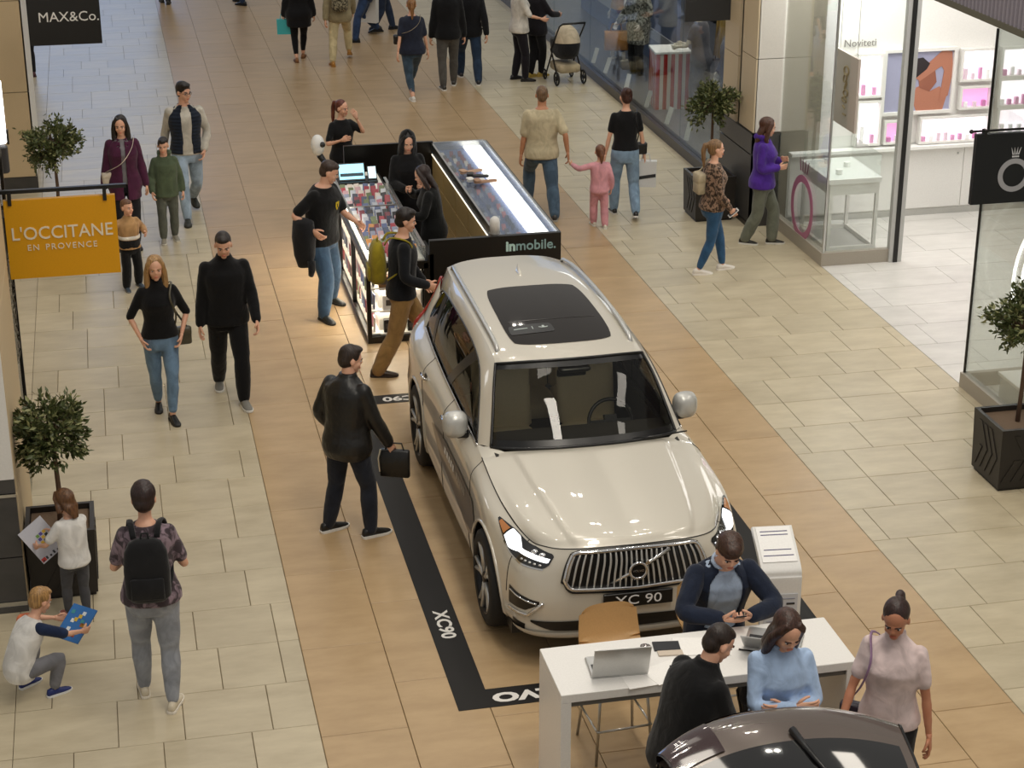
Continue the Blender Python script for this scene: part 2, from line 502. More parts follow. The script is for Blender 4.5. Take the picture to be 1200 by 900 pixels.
# ------------------------------------------------------------------ hanging signs
def blade(name, label, x0, x1, y, z0, z1, m, th=.05):
    t = thing(name, label, 'sign', ((x0 + x1) / 2, y, z0))
    hw = (x1 - x0) / 2
    MB().box(-hw, hw, -th / 2, th / 2, 0, z1 - z0).build('board', m, t)
    return t
yel = plain('yellow_sign', hexc('e0a000'), .5)
ivory = plain('ivory_letter', hexc('efe6cf'), .5)
t = blade('hanging_sign', 'yellow hanging shop sign with cream serif lettering', -.935, -.03, 15.35, 2.0, 2.68, yel)
text_obj('lettering', "L'OCCITANE", .155, ivory, t, face_m((0.0, -.029, .385)), .003, sx=.94, bold=.0005)
text_obj('lettering', 'EN', .072, ivory, t, face_m((-.245, -.029, .265)), .003, spacing=1.25)
text_obj('lettering', 'PROVENCE', .072, ivory, t, face_m((.065, -.029, .265)), .003, spacing=1.25)
MB().box(-.5, .55, -.02, .02, .735, .765).box(-.5, -.47, -.02, .02, -.1, .765).build('bracket', blackm, t)
for x in (-.40, .37): MB().box(x - .015, x + .015, -.04, .04, .64, .75).build('clip', blackm, t)
t = blade('hanging_sign', 'black hanging sign with white capitals over the far left floor', -.9, -.04, 23.5, 2.3, 2.95, blackm)
text_obj('lettering', 'MAX&Co.', .17, plain('white_letter', hexc('e8e6e2'), .5), t, face_m((.05, -.029, .34)), .003, sx=1.02)
MB().box(-.46, .43, -.02, .02, .68, .71).build('bracket', blackm, t)
t = thing('light_box_sign', 'white glowing light box sign over a dark box at left edge', 'sign', (-1.45, 18, 2.2))
MB().rbox(-.45, .45, -.05, .05, .29, .9, .03).build('lit_panel', emit('sign_glow', (1, 1, 1), 3.0), t)
MB().rbox(-.45, .45, -.05, .05, 0, .27, .03).build('dark_box', plain('charcoal', hexc('3a3a3c'), .5), t)
MB().box(.45, .47, -.02, .02, .28, .42).build('clip', blackm, t)
t = blade('hanging_sign', 'black hanging sign with grey crowned ring, beside the jewellery shop', 7.29, 8.09, 14.5, 2.37, 3.0, plain('sign_black', hexc('15171a'), .45))
greyl = plain('grey_letter', hexc('a7a7ab'), .45)
def ring_mesh(cx, cz, r0, r1, y0, y1, n=40, sx=1.0):
    a = [2 * math.pi * k / n for k in range(n)]
    R = [[(cx + r * sx * math.cos(q), y, cz + r * math.sin(q)) for q in a] for r, y in ((r0, y0), (r1, y0), (r1, y1), (r0, y1), (r0, y0))]
    return R
MB().loft(ring_mesh(-.02, .25, .105, .15, -.031, -.026), cap=False).build('ring_emblem', greyl, t)
cr = MB()
for dx in (-.036, -.012, .012, .036):
    cr.prism([(-.02 + dx * .7 - .006, .435), (-.02 + dx * .7 + .006, .435), (-.02 + dx * 1.25, .50)], -.031, -.026)
    cr.prism([(-.02 + dx * .7 + .008 * math.cos(q), .418 + .008 * math.sin(q)) for q in np.linspace(0, 6.28, 9)[:-1]], -.031, -.026)
cr.build('crown_emblem', plain('pale_letter', hexc('d8d8da'), .4), t)
MB().tube([(-.44, 0, .655), (.42, 0, .655)], .011).ell((-.445, 0, .655), (.02, .02, .02)).build('rod', blackm, t)
for x in (-.32, .3): MB().box(x - .012, x + .012, -.03, .03, .6, .67).build('clip', blackm, t)
t = blade('hanging_sign', 'charcoal hanging sign board above the clothes shop window', 7.2, 8.02, 22.6, 2.43, 3.1, plain('charcoal_sign', hexc('2e2f31'), .5))
MB().box(-.41, .45, -.02, .02, .68, .71).build('bracket', blackm, t)
MB().box(-.37, -.24, -.029, -.026, .60, .614).build('letter_foot', plain('white_letter', hexc('e8e6e2'), .5), t)

# ------------------------------------------------------------------ building: right side
# column between the two shops
col = MB().box(7.83, 8.7, 21.56, 22.75, 0, 5).build('wall_right_column', plain('pillar_core', hexc('8d8676'), .7)); struct(col)
lam = plain('beige_laminate', hexc('c8b698'), .5)
for z0, z1 in ((1.22, 2.14), (2.15, 4.9)):
    panel(7.82, 8.17, 21.53, 21.56, z0, z1, plain('shoplit_laminate', hexc('d6d0c8'), .5), col)  # column laminate with the jewellery shop's light put into its paler colour
    panel(7.80, 7.83, 21.53, 22.06, z0, z1, lam, col); panel(7.83, 7.86, 22.06, 22.18, 1.22, 4.9, lam, col) if z0 < 2 else None
    panel(7.80, 7.83, 22.2, 22.75, z0 - .1, z1 - .1, lam, col)
panel(7.79, 8.17, 21.52, 21.56, 0, 1.20, dark_st, col, 'plinth'); panel(7.785, 7.83, 21.52, 22.75, 0, .93, dark_st, col, 'plinth')
panel(7.78, 7.83, 21.52, 22.75, .95, 1.2, dark_st, col, 'plinth'); panel(7.775, 7.83, 21.5, 22.75, 0, .06, blackm, col, 'plinth')

# clothes shop: glazing on a dark sill, platform, back wall
sill = MB().box(7.98, 8.12, 22.76, 40, 0, .14).build('trim_1', plain('dark_sill', hexc('3a3532'), .35)); struct(sill)
win = thing('window_1', 'tall clothes shop window on a dark sill', 'window'); win['kind'] = 'structure'
ys = [22.78, 25.3, 27.9, 30.5, 33.1, 35.7, 38.3]
for a, b in zip(ys[:-1], ys[1:]):
    MB().box(8.04, 8.052, a + .004, b - .004, .14, 4.2).build('pane', glass('shop_glass_clothes', (.88, .92, .93), 0, .28), win)
plat = MB().box(8.12, 13, 22.76, 40, -.02, .06).build('floor_shop', stone('shop_floor', hexc('5b5a5e'), hexc('626165'), .3)); struct(plat)
wb = MB().box(12.6, 12.8, 22.76, 40, 0, 5).box(8.7, 12.8, 22.7, 22.76, 0, 5).build('wall_right_shop', plain('shop_slate', hexc('4a4d58'), .6)); struct(wb)
part = MB().box(9.3, 9.36, 29.6, 36.0, .06, 3.6).build('wall_right_partition', plain('shop_blue_panel', hexc('66708a'), .6)); struct(part)
band = MB().box(9.28, 9.36, 29.6, 36.0, .45, .62).build('trim_2', plain('shop_pale', hexc('a9a9ac'), .6)); struct(band)
for i, y in enumerate((23.6, 24.6, 25.6, 26.6, 27.7, 28.9, 30.2, 31.0)): 
    c = MB().box(-.035, .035, -.008, .008, 0, .27).build('price_card', plain('card_white', hexc('d9d6cd'), .5))
    c.location = (8.24, y, .062); c.rotation_euler = (rad(-14), rad(14), rad(-22 + 12 * ((i * 7) % 3 - 1)))
    tag(c, 'narrow white price card leaning inside the clothes shop window', 'card', 'price cards along the shop window')
# striped pedestal
t = thing('striped_pedestal', 'red and white striped box pedestal with white top in shop window', 'pedestal', (8.62, 27.75, .06), rad(-6))
MB().box(-.27, .27, -.27, .27, 0, .88).build('body', plain('stripe_white', hexc('ddd6cc'), .5), t)
for k in range(5):
    x = -.235 + k * .117
    for f in range(2):
        m = MB().box(x - .03, x + .03, -.275, -.269, .004, .878)
        if f: m = MB().box(-.275, -.269, x - .03, x + .03, .004, .878)
        m.build('stripe', plain('stripe_red', hexc('b02c26'), .5), t)
MB().box(-.29, .29, -.29, .29, .88, .91).build('top', plain('pedestal_white', hexc('f1efe9'), .4), t)
# display screens at the column end of the shop
t = thing('screen_column', 'tall black stand with glowing pale blue screens behind shop glass', 'screen', (9.25, 24.75, .06), rad(0))
MB().box(-.06, .06, -.35, .35, 0, 2.5).build('stand', blackm, t)
for k in range(4):
    MB().box(-.075, -.06, -.30, .30, 1.05 + k * .36, 1.32 + k * .36).build('screen', emit('screen_glow', (.55, .85, 1), 1.6), t)
# rails of garments
def garment_rail(x, y, n, cols, label, z=1.75):
    t = thing('clothes_rail', label, 'clothes rail', (x, y, .06))
    MB().tube([(0, -.6, 0), (0, -.6, z), (0, .6, z), (0, .6, 0)], .015).box(-.25, .25, -.63, -.57, 0, .02).box(-.25, .25, .57, .63, 0, .02).build('frame', blackm, t)
    for k in range(n):
        yy = -.5 + k * 1.0 / max(1, n - 1); c = cols[k % len(cols)]
        rings = []
        for zz, hx, hy in ((z - .06, .04, .01), (z - .12, .2, .02), (z - .5, .22, .035), (z - 1.0, .25, .045)):
            rings.append([(hx * math.cos(q), yy + hy * math.sin(q) + .008 * math.sin(3 * q + k), zz) for q in np.linspace(0, 2 * math.pi, 15)[:-1]])
        MB().loft(rings).build('garment', cloth(c), t, True)
garment_rail(9.6, 27.3, 7, ['a8884a', 'b39350', '97783f', '6a4a3a'], 'rail of mustard yellow garments deep in the clothes shop')
garment_rail(10.4, 30.2, 8, ['22242c', '2c2c34', '8a8478', '1c1c20'], 'rail of dark garments behind the mannequins in the shop')

# jewellery shop
jw = plain('jewel_white', hexc('efede8'), .35)
wj = MB().box(8.18, 14, 21.62, 21.8, 0, 5).build('wall_right_jewellery', jw); struct(wj)
wj2 = MB().box(13.2, 13.3, 9, 21.6, 0, 5).build('wall_right_jewellery_side', jw); struct(wj2)
cj = MB().box(8.2, 13.4, 9, 21.7, 3.75, 3.85).build('ceiling_jewellery', jw); struct(cj)
area('clothes_shop_fill', (10.2, 27.5, 4.6), 2.2, 150, (1, .9, .78), sizey=7)  # this and the next are added fill so the mannequins show
area('clothes_shop_fill', (9.0, 28.5, 4.6), .5, 60, (1, .92, .82), sizey=10)
area('jewellery_shop_light', (10.2, 18.6, 3.7), 2.6, 88, (1, .98, .96), sizey=4.6)
area('jewellery_shop_light', (8.75, 20.8, 3.7), .7, 42, (1, .98, .96), sizey=1.2)
# fluted fascia over the shop entrance
fs = MB().box(8.2, 8.35, 9, 18.0, 3.62, 5.5).build('wall_right_fascia', plain('fascia_grey', hexc('8d8790'), .5)); struct(fs)
fr = MB()
for k in range(110):
    y = 9.1 + k * .08
    fr.loft([[(8.2, y, z), (8.165, y + .015, z), (8.165, y + .05, z), (8.2, y + .065, z)] for z in (3.66, 5.5)])
fr = fr.build('flute', plain('fascia_grey', hexc('8d8790'), .5), fs); fr['kind'] = 'stuff'
MB().box(8.15, 8.36, 9, 18.02, 3.60, 3.66).build('edge_trim', plain('olive_trim', hexc('5e5a48'), .5), fs)
# glazed corner of the jewellery shop
win = thing('window_2', 'glazed display window of the white jewellery shop', 'window'); win['kind'] = 'structure'
gj = glass('shop_glass_jewel', (.965, .985, .975), 0, .5)
MB().box(8.145, 8.157, 19.87, 21.52, .16, 3.75).build('pane', gj, win)
MB().box(8.16, 8.98, 19.845, 19.857, .16, 3.75).build('pane', gj, win)
MB().box(8.12, 9.0, 19.82, 19.9, 0, .16).box(8.12, 8.2, 19.9, 21.52, 0, .16).build('sill', plain('stone_sill', hexc('a59d90'), .4), win)
MB().box(8.138, 8.162, 19.838, 19.86, .16, 3.75).build('edge_strip', chrome, win)
post = MB().box(8.97, 9.02, 19.79, 19.87, 0, 3.75, 0).box(9.02, 9.075, 19.78, 19.88, 0, 3.75, 1).box(9.075, 9.13, 19.79, 19.87, 0, 3.75, 0).build('door_1', [plain('post_grey', hexc('b9b9b6'), .35), blackm]); struct(post)
MB().box(8.3, 9.0, 19.93, 21.4, .0, .05).build('floor_display', plain('display_floor', hexc('c7c6c2'), .4)); struct(bpy.data.objects['floor_display'])
win = thing('window_3', 'frameless glass panes at the near side of the jewellery entrance', 'window'); win['kind'] = 'structure'
MB().box(8.13, 8.142, 10.5, 15.93, .15, 3.6).build('pane', gj, win)
MB().box(8.145, 10.2, 15.935, 15.947, .15, 3.6).build('pane', gj, win)
MB().box(8.1, 8.18, 10.5, 15.96, 0, .15).box(8.18, 10.2, 15.9, 15.96, 0, .15).build('sill', plain('stone_sill', hexc('a59d90'), .4), win)
MB().box(8.126, 8.146, 15.93, 15.95, .15, 3.6).build('edge_strip', blackm, win)
# back wall: cupboards, niches, photo panel
cupl = thing('wall_cupboards', 'row of white cupboard doors under the lit jewellery niches', 'cupboard', (9, 21.6, 0))
MB().box(-.7, 4.1, -.06, 0.0, 0, .08).build('plinth', chrome, cupl)
MB().box(-.7, 4.1, -.05, 0.0, .08, .9).build('body', jw, cupl)
for k in range(6):
    x = -.68 + k * .79
    d = MB().box(x, x + .78, -.066, -.05, .1, .87).build('door', jw, cupl)
    MB().cyl(x + .7, -.07, .79, .815, .012).build('knob', chrome, d)
MB().box(-.7, 4.1, -.16, .0, .9, .94).build('counter_ledge', plain('ledge_white', hexc('fbfaf6'), .3), cupl)
def niche(x0, x1, z0, z1, kind, label):
    t = thing('lit_niche', label, 'display niche', ((x0 + x1) / 2, 21.56, z0))
    hw, h = (x1 - x0) / 2, z1 - z0
    MB().box(-hw, hw, 0.03, .05, 0, h).build('back', emit('niche_glow_' + kind, {'w': (1, .93, .98), 'p': (.85, .42, .72), 'l': (1, .88, .95)}[kind], {'w': 1.25, 'p': .62, 'l': 1.15}[kind]), t)
    f = MB(); e = .03
    f.box(-hw - e, -hw, -.05, .05, -e, h + e).box(hw, hw + e, -.05, .05, -e, h + e).box(-hw, hw, -.05, .05, -e, 0).box(-hw, hw, -.05, .05, h, h + e)
    f.build('frame', jw, t)
    random.seed(int(x0 * 50 + z0 * 9))
    n = max(2, int((x1 - x0) / .1))
    for k in range(n):
        x = -hw + (k + .5) * 2 * hw / n; hh = h * random.uniform(.2, .42); pk = random.choice(['e7a8cf', 'f4dcea', 'd58bbd', 'ffffff'])
        s = MB().rbox(x - .026, x + .026, -.03, .02, 0, hh, .01)
        s.build('jewel_stand', plain('stand_' + pk, hexc(pk), .4), t)
NI = [(9.17, 9.46, 1.62, 2.12, 'l', 'pink and white lit niche just left of the door post, upper'), (9.19, 9.47, 1.0, 1.52, 'l', 'pink and white lit niche just left of the door post, lower'),
      (9.58, 9.9, 1.0, 1.25, 'p', 'small magenta lit niche below the photo panel'), (10.06, 10.96, .98, 1.27, 'l', 'wide low lit niche with pink stands under the photo panel'),
      (10.56, 10.96, 1.76, 2.12, 'w', 'upper lit niche right of the photo panel'), (10.58, 10.96, 1.40, 1.64, 'p', 'magenta jewel niche right of the photo panel'),
      (11.1, 11.6, 1.78, 2.12, 'w', 'upper white lit niche behind the far glass pane'), (11.1, 11.6, 1.4, 1.72, 'w', 'middle white lit niche behind the far glass pane'),
      (11.12, 11.6, 1.02, 1.34, 'l', 'lower pink lit niche behind the far glass pane')]
for a in NI: niche(*a)
# photo panel: abstract figure with raised arm
t = thing('photo_panel', 'framed photo of a dark haired model with raised arm', 'poster', (9.98, 21.56, 1.38))
MB().box(-.45, .45, .01, .05, 0, .76).build('print', plain('photo_lilac', hexc('a9a9c4'), .5), t)
pskin, phair = plain('photo_skin', hexc('b77a62'), .5), plain('photo_hair', hexc('2a2326'), .5)
MB().prism([(.0, 0), (.36, 0), (.40, .16), (.30, .3), (.16, .24), (.10, .34), (-.02, .3), (-.06, .14)], .004, .01).build('figure_torso', pskin, t)
MB().prism([(.30, .1), (.42, .18), (.46, .5), (.43, .74), (.30, .76), (.02, .52), (-.04, .42), (.02, .38), (.30, .56), (.34, .5)], .0, .006).build('figure_arm', pskin, t)
MB().prism([(.02, .3), (.16, .24), (.25, .36), (.22, .5), (.1, .52), (.0, .42)], .001, .007).build('figure_face', plain('photo_skin_dark', hexc('9a604c'), .5), t)
MB().prism([(-.04, .42), (.1, .53), (.14, .6), (.04, .68), (-.12, .66), (-.18, .5), (-.12, .36)], -.002, .004).build('figure_hair', phair, t)
f = MB()
for x0, x1, z0, z1 in ((-.49, -.45, -.04, .8), (.45, .49, -.04, .8), (-.45, .45, -.04, 0), (-.45, .45, .76, .8)): f.box(x0, x1, -.03, .05, z0, z1)
f.build('frame', jw, t)
lt = text_obj('wall_lettering', 'Noviteti', .13, plain('letter_grey', hexc('8d8a86'), .5), None, face_m((9.18, 21.6, 2.27)), .003)
tag(lt, 'small grey word lettering on the white jewellery wall', 'lettering')
# hanging poster inside the window
t = thing('hanging_poster', 'slim hanging poster of a gold chain bracelet inside the glass', 'poster', (8.35, 19.95, 1.66))
MB().box(-.015, .015, -.33, .35, 0, .86).build('panel', plain('poster_greige', hexc('bdb2a8'), .5), t)
cb = MB()
for k in range(7):
    z = .66 - k * .085; a = k * .9
    pts = [(-.019, .02 * math.sin(k * 1.7) + .07 * math.cos(q) * math.cos(a) - .03 * math.sin(q) * math.sin(a), z + .055 * math.sin(q) * math.cos(a * .3)) for q in np.linspace(0, 2 * math.pi, 13)]
    cb.tube(pts, .011, 5, cap=False)
cb.build('bracelet_print', plain('poster_gold', hexc('a8946f'), .4), t)
MB().tube([(0, -.25, .86), (0, -.25, 2.0)], .003, 5).tube([(0, .27, .86), (0, .27, 2.0)], .003, 5).build('wire', chrome, t)
# glass showcase on a white pedestal
t = thing('glass_showcase', 'white pedestal showcase with glass top inside the jewellery window', 'showcase', (8.62, 20.62, .05))
MB().box(-.29, .34, -.42, .5, .70, .84).build('case_body', jw, t)
for x, y in ((-.29, -.42), (.30, -.42), (-.29, .46), (.30, .46)): MB().box(x, x + .04, y, y + .04, 0, .70).build('leg', jw, t)
for a in ((-.25, .30, -.42, -.38), (-.25, .30, .46, .5), (-.29, -.25, -.38, .46), (.30, .34, -.38, .46)): MB().box(*a, 0, .05).build('floor_frame', jw, t)
MB().box(-.31, .36, -.44, .52, .84, .90).build('rim', plain('rim_white', hexc('f7f6f2'), .3), t)
MB().box(-.29, .34, -.42, .5, .90, 1.18).build('glass_top', gj, t)
for x, y in ((-.1, -.2), (.12, .1), (-.05, .3)): MB().cyl(x, y, .9, .96, .04).build('jewel_stand', plain('rim_white', hexc('f7f6f2'), .3), t)
# ring emblems on the glass
t = thing('ring_decal', 'pink crowned oval ring stuck on the jewellery shop glass', 'decal', (8.135, 20.58, .09))
R = [[(x, y + 0, z) for (y, x, z) in r] for r in ring_mesh(0, .42, .31, .40, -.004, .002, sx=.92)]
MB().loft(R, cap=False).build('ring', plain('decal_pink', hexc('b0708c'), .5), t)
cr = MB()
for dy in (-.1, -.035, .035, .1):
    cr.prism([(dy - .015, .86), (dy + .015, .86), (dy * 1.5, 1.02)], -.004, .002, 'x')
cr.build('crown', plain('decal_plum', hexc('6d4055'), .5), t)
t = thing('neon_ring', 'white glowing double ring behind the near jewellery glass', 'light sign', (8.8, 15.55, .45))
neon = emit('neon_white', (1, .98, .95), 2.2)
for r in (.72, .57):
    MB().tube([(r * .62 * math.cos(q), 0, .78 + r * math.sin(q)) for q in np.linspace(0, 2 * math.pi, 41)], .016, 8, cap=False).build('tube', neon, t, True)
MB().box(-.2, .2, -.1, .1, -.14, -.1).tube([(0, 0, -.1), (0, 0, .07)], .02).build('stand', jw, t)
t = thing('window_bench', 'pale low display bench behind the near jewellery glass', 'display', (9.2, 14.6, 0))
MB().box(-.9, .9, -.9, .9, .0, .28).build('body', plain('bench_pale', hexc('cfcdc7'), .4), t)
MB().box(-.92, .92, -.92, .92, .28, .31).build('top', jw, t)

# ------------------------------------------------------------------ olive trees in planters
def olive(label, x, y, h, seed, crown=.36, w=.27, ph=.58, lean=.03):
    random.seed(seed)
    t = thing('potted_olive_tree', label, 'tree', (x, y, 0), 0, 'olive trees in black planters')
    pm = plain('planter_black', hexc('26221f'), .45, bump=.1)
    b = MB(); k = .94
    b.loft([[(-w * k, -w * k, .03), (w * k, -w * k, .03), (w * k, w * k, .03), (-w * k, w * k, .03)],
            [(-w, -w, ph), (w, -w, ph), (w, w, ph), (-w, w, ph)],
            [(-w + .035, -w + .035, ph), (w - .035, -w + .035, ph), (w - .035, w - .035, ph), (-w + .035, w - .035, ph)],
            [(-w + .035, -w + .035, ph - .06), (w - .035, -w + .035, ph - .06), (w - .035, w - .035, ph - .06), (-w + .035, w - .035, ph - .06)]])
    pl = b.build('planter', pm, t)
    MB().box(-w * .88, w * .88, -w * .88, w * .88, 0, .03).build('foot', blackm, t)
    for f in range(4):                                   # raised diagonal slats on each side
        M = Matrix.Rotation(f * math.pi / 2, 4, 'Z')
        s = MB()
        for q in range(-5, 6):
            x0 = q * .095
            for z0, z1 in ((.09, ph / 2), (ph / 2, ph - .06)):
                d = (z1 - z0) * .55 * (1 if z0 < .1 else -1)
                xa, xb = x0 - d / 2, x0 + d / 2
                lim = w * .9
                if abs(xa) > lim or abs(xb) > lim or abs(xb + .06) > lim or abs(xa + .06) > lim: continue
                yy = lambda z: -w * (k + (1 - k) * z / ph)
                s.add([(xa, yy(z0) - .007, z0), (xa + .055, yy(z0) - .007, z0), (xb + .055, yy(z1) - .007, z1), (xb, yy(z1) - .007, z1),
                       (xa, yy(z0), z0), (xa + .055, yy(z0), z0), (xb + .055, yy(z1), z1), (xb, yy(z1), z1)],
                      [(0, 1, 2, 3), (0, 4, 5, 1), (1, 5, 6, 2), (2, 6, 7, 3), (3, 7, 4, 0)])
        if s.n: s.xf(M).build('slat_relief', pm, pl)
    MB().box(-w + .04, w - .04, -w + .04, w - .04, ph - .09, ph - .045).build('soil', plain('soil', hexc('6e5a48'), .95, bump=.8, bscale=60), t)
    ch = h - crown * 1.02
    MB().tube([(0, 0, ph - .06), (lean * .5, .01, ph + .25), (lean * .3, 0, ch - crown * .6), (0, 0, ch + .05)], [.022, .02, .017, .012], 8).build('trunk', plain('olive_bark', hexc('5b4636'), .8, bump=.4, bscale=40), t, True)
    br = MB(); lv = MB()
    tips = []
    for i in range(60):
        a = random.uniform(0, 6.28); e = math.asin(random.uniform(-.85, 1))
        rr = crown * random.uniform(.55, 1.03)
        d = np.array([math.cos(a) * math.cos(e), math.sin(a) * math.cos(e), math.sin(e) * .92])
        p0 = np.array([0, 0, ch - crown * .25]); p2 = np.array([0, 0, ch]) + d * rr
        p1 = (p0 + p2) / 2 + np.array([0, 0, .04])
        br.tube([p0, p1, p2], [.008, .006, .003], 4); tips.append((p1, p2))
        nl = 48
        for j in range(nl):
            u = .25 + .8 * j / nl
            c = (1 - u) * p1 + u * p2 if u < 1 else p2 + d * (u - 1) * .2
            c = c + np.array([random.gauss(0, .028) for _ in range(3)])
            dirv = d * random.uniform(.4, 1) + np.array([random.gauss(0, .6), random.gauss(0, .6), random.gauss(.1, .5)])
            dirv /= np.linalg.norm(dirv)
            s = np.cross(dirv, [random.gauss(0, 1), random.gauss(0, 1), random.gauss(0, 1)]); s /= np.linalg.norm(s) + 1e-9
            n = np.cross(dirv, s)
            L = random.uniform(.05, .075); W = L * .21
            lv.add([c, c + dirv * L * .5 + s * W + n * .003, c + dirv * L, c + dirv * L * .5 - s * W + n * .003], [(0, 1, 2), (0, 2, 3)], random.choice((0, 0, 0, 1)))
    br.build('branch_work', plain('olive_bark', hexc('5b4636'), .8, bump=.4, bscale=40), t)
    lo = lv.build('foliage', [plain('olive_leaf', hexc('48512c'), .45, spec=.4), plain('olive_leaf_pale', hexc('85875a'), .5, spec=.4)], t, fix=False)
    lo['kind'] = 'stuff'
    return t
olive('potted olive tree beside the near white pillar', -.655, 13.6, 1.66, 1, .34, .265, .58)
olive('potted olive tree by the far beige pillar behind yellow sign', -.72, 22.25, 1.74, 2, .36)
olive('potted olive tree beside the beige column', 7.45, 22.1, 1.82, 3, .345)
olive('potted olive tree at the right edge beside shop glass', 7.62, 13.84, 1.86, 4, .37, .28, .59)
# ------------------------------------------------------------------ phone accessory kiosk
kx, ky = 2.47, 18.4
K = thing('sales_kiosk', 'black phone accessory kiosk with lit display counters behind the car', 'kiosk', (kx, ky, 0))
KW, KL = 2.1, 4.0
lit = emit('kiosk_light', (1, .93, .80), 1.5)
case_white = plain('case_white', hexc('f2eee4'), .5)
gold = plain('kiosk_gold', hexc('cdb27a'), .4)
kblack = plain('kiosk_black', hexc('0e0d0d'), .3)
kglass = glass('kiosk_glass', (.95, .97, .97), 0, .5)
# left counter: plinth, frames, lit back, shelves
MB().box(0, .66, 0, 3.55, 0, .07).build('plinth', kblack, K)
fr = MB()
for y in (0, 1.16, 2.34, 3.5): fr.box(0, .045, y, y + .05, .07, .86)
fr.box(.615, .66, 0, .05, .07, .86)
fr.box(0, .66, 0, .05, .80, .885).box(0, .05, .05, 3.55, .82, .885).box(.61, .66, .05, 3.55, .82, .885).box(0, .66, 3.5, 3.55, .82, .885)
fr.build('counter_frame', kblack, K)
MB().box(.14, .17, .14, 3.5, .07, .82).box(.17, .6, .14, .17, .07, .82).build('back_board', case_white, K)
MB().box(.6, .64, .05, 3.5, .07, .82).build('inner_side', kblack, K)
for z in (.075, .33, .58):
    MB().box(.05, .14, .05, 3.5, z, z + .018).box(.14, .61, .03, .14, z, z + .018).build('shelf', case_white, K)
for z in (.31, .56, .795):
    MB().box(.10, .135, .06, 3.5, z, z + .012).box(.14, .61, .115, .135, z, z + .012).build('light_strip', emit('kiosk_strip', (1, .92, .78), 15), K)
# sloping glass display tray on top
tray = MB().box(.03, .63, .03, 3.52, .885, .90).build('display_tray', case_white, K)
MB().box(0.02, .04, .02, 2.75, .90, 1.03).box(.62, .64, .02, 2.75, .90, 1.03).box(.04, .62, .02, .035, .90, 1.03).build('tray_glass', kglass, K)
MB().box(.02, .05, .03, 2.75, 1.03, 1.042).box(.61, .64, .03, 2.75, 1.03, 1.042).box(.02, .64, 1.6, 1.62, 1.03, 1.042).build('tray_rail', chrome, K)
MB().box(.05, .075, .05, 2.7, .90, .918).build('light_strip', emit('kiosk_strip', (1, .92, .78), 15), K)
# far wall panel, near panel with the shop name
MB().box(.3, 1.42, KL - .05, KL, 0, 1.12).build('far_panel', kblack, K)
pn = MB().box(.68, KW, 0, .06, 0, 1.1).build('name_panel', kblack, K)
text_obj('lettering', 'in', .15, plain('letter_mint', hexc('bfe0dc'), .4), pn, face_m((1.55, -.003, .98)), .003, bold=.006)
text_obj('lettering', 'mobile.', .15, plain('letter_grey_blue', hexc('8fb0b2'), .4), pn, face_m((1.825, -.003, .98)), .003, bold=.002)
MB().box(.66, .72, .0, .5, 0, .95).build('end_post', kblack, K)
# right counter: gold cabinet, lit glass tray
MB().box(1.42, KW, .06, KL, 0, .98).build('cabinet', gold, K)
for a in range(5):
    for b in range(3):
        MB().box(1.408, 1.42, .10 + a * .775, .85 + a * .775, .06 + b * .30, .34 + b * .30).build('cabinet_door', gold, K)
MB().box(1.40, KW, .06, KL, .98, 1.0).build('display_tray', plain('tray_blue', hexc('5a6f9c'), .5), K)
MB().box(1.40, 1.425, .06, KL, 1.0, 1.1).box(2.07, KW, .06, KL, 1.0, 1.09).box(1.425, 2.07, KL - .03, KL, 1.0, 1.1).build('tray_edge', chrome, K)
MB().box(1.80, 2.02, .1, KL - .06, 1.03, 1.045).build('light_panel', emit('kiosk_tray_light', (1, .97, .93), 2.6), K)
MB().box(1.425, 2.07, .07, KL - .03, 1.092, 1.1).build('tray_glass', kglass, K)
MB().box(1.392, 1.40, .1, KL - .1, .962, .975).build('light_strip', emit('kiosk_rim_fill', (1, .9, .7), 1.3), K)  # glow added under the rim to brighten the gold doors
MB().box(KW, KW + .012, .06, KL, 0, 1.09).build('outer_side', kblack, K)
# phone cases and gadgets, one object each
random.seed(21)
cm = MB(); cm.rbox(-.038, .038, -.006, .006, 0, .15, .006)
ccols = ['a63b4a', 'b97788', '5c6c96', 'c9a6ae', '3d4257', 'd9cfc8', '7b3343', '8b94ad', '6f7d56', 'cf8f4f', '2c2c33', 'b9bfcb', '46536f', 'd0d4dc']
cmesh = []
for c in ccols:
    me = cm.mesh('phone_case'); me.materials.append(plain('case_' + c, hexc(c), .35)); cmesh.append(me)
def case(loc, rot, label, group, k=None, sc=1):
    o = link('phone_case', random.choice(cmesh) if k is None else cmesh[k]); o.location = loc; o.rotation_euler = rot
    o.scale = (sc, sc, sc)
    return tag(o, label, 'phone case', group)
for i in range(19):
    for j in range(6):
        y = ky + .17 + i * .135
        if abs(y - (ky + 1.61)) < .04: continue
        case((kx + .105 + j * .088, y, .902), (rad(-38 + random.uniform(-6, 6)), rad(random.uniform(-9, 9)), rad(random.uniform(-8, 8))),
             'small coloured phone case standing in the left kiosk counter tray', 'phone cases in the left kiosk tray', sc=.82)
for i in range(23):
    for j in range(3):
        y = ky + .2 + i * .155
        case((kx + 1.49 + j * .105, y, 1.002), (rad(-62 + random.uniform(-5, 5)), 0, rad(random.uniform(-6, 6))),
             'small blue or grey phone case lying in the right kiosk tray', 'phone cases in the right kiosk tray', random.choice((2, 7, 11, 12, 2, 7, 12, 1)) if i < 17 else random.choice((10, 6, 5)), sc=.62)
for i in range(22):
    for q, z in enumerate((.348, .094, .60)):
        case((kx + .09, ky + .14 + i * .155, z), (rad(random.uniform(-3, 3)), 0, rad(90 + random.uniform(-5, 5))), 'packaged accessory hanging on the lit outer side of the kiosk', 'accessories on the kiosk side shelves', sc=1.1)
box_m = {}
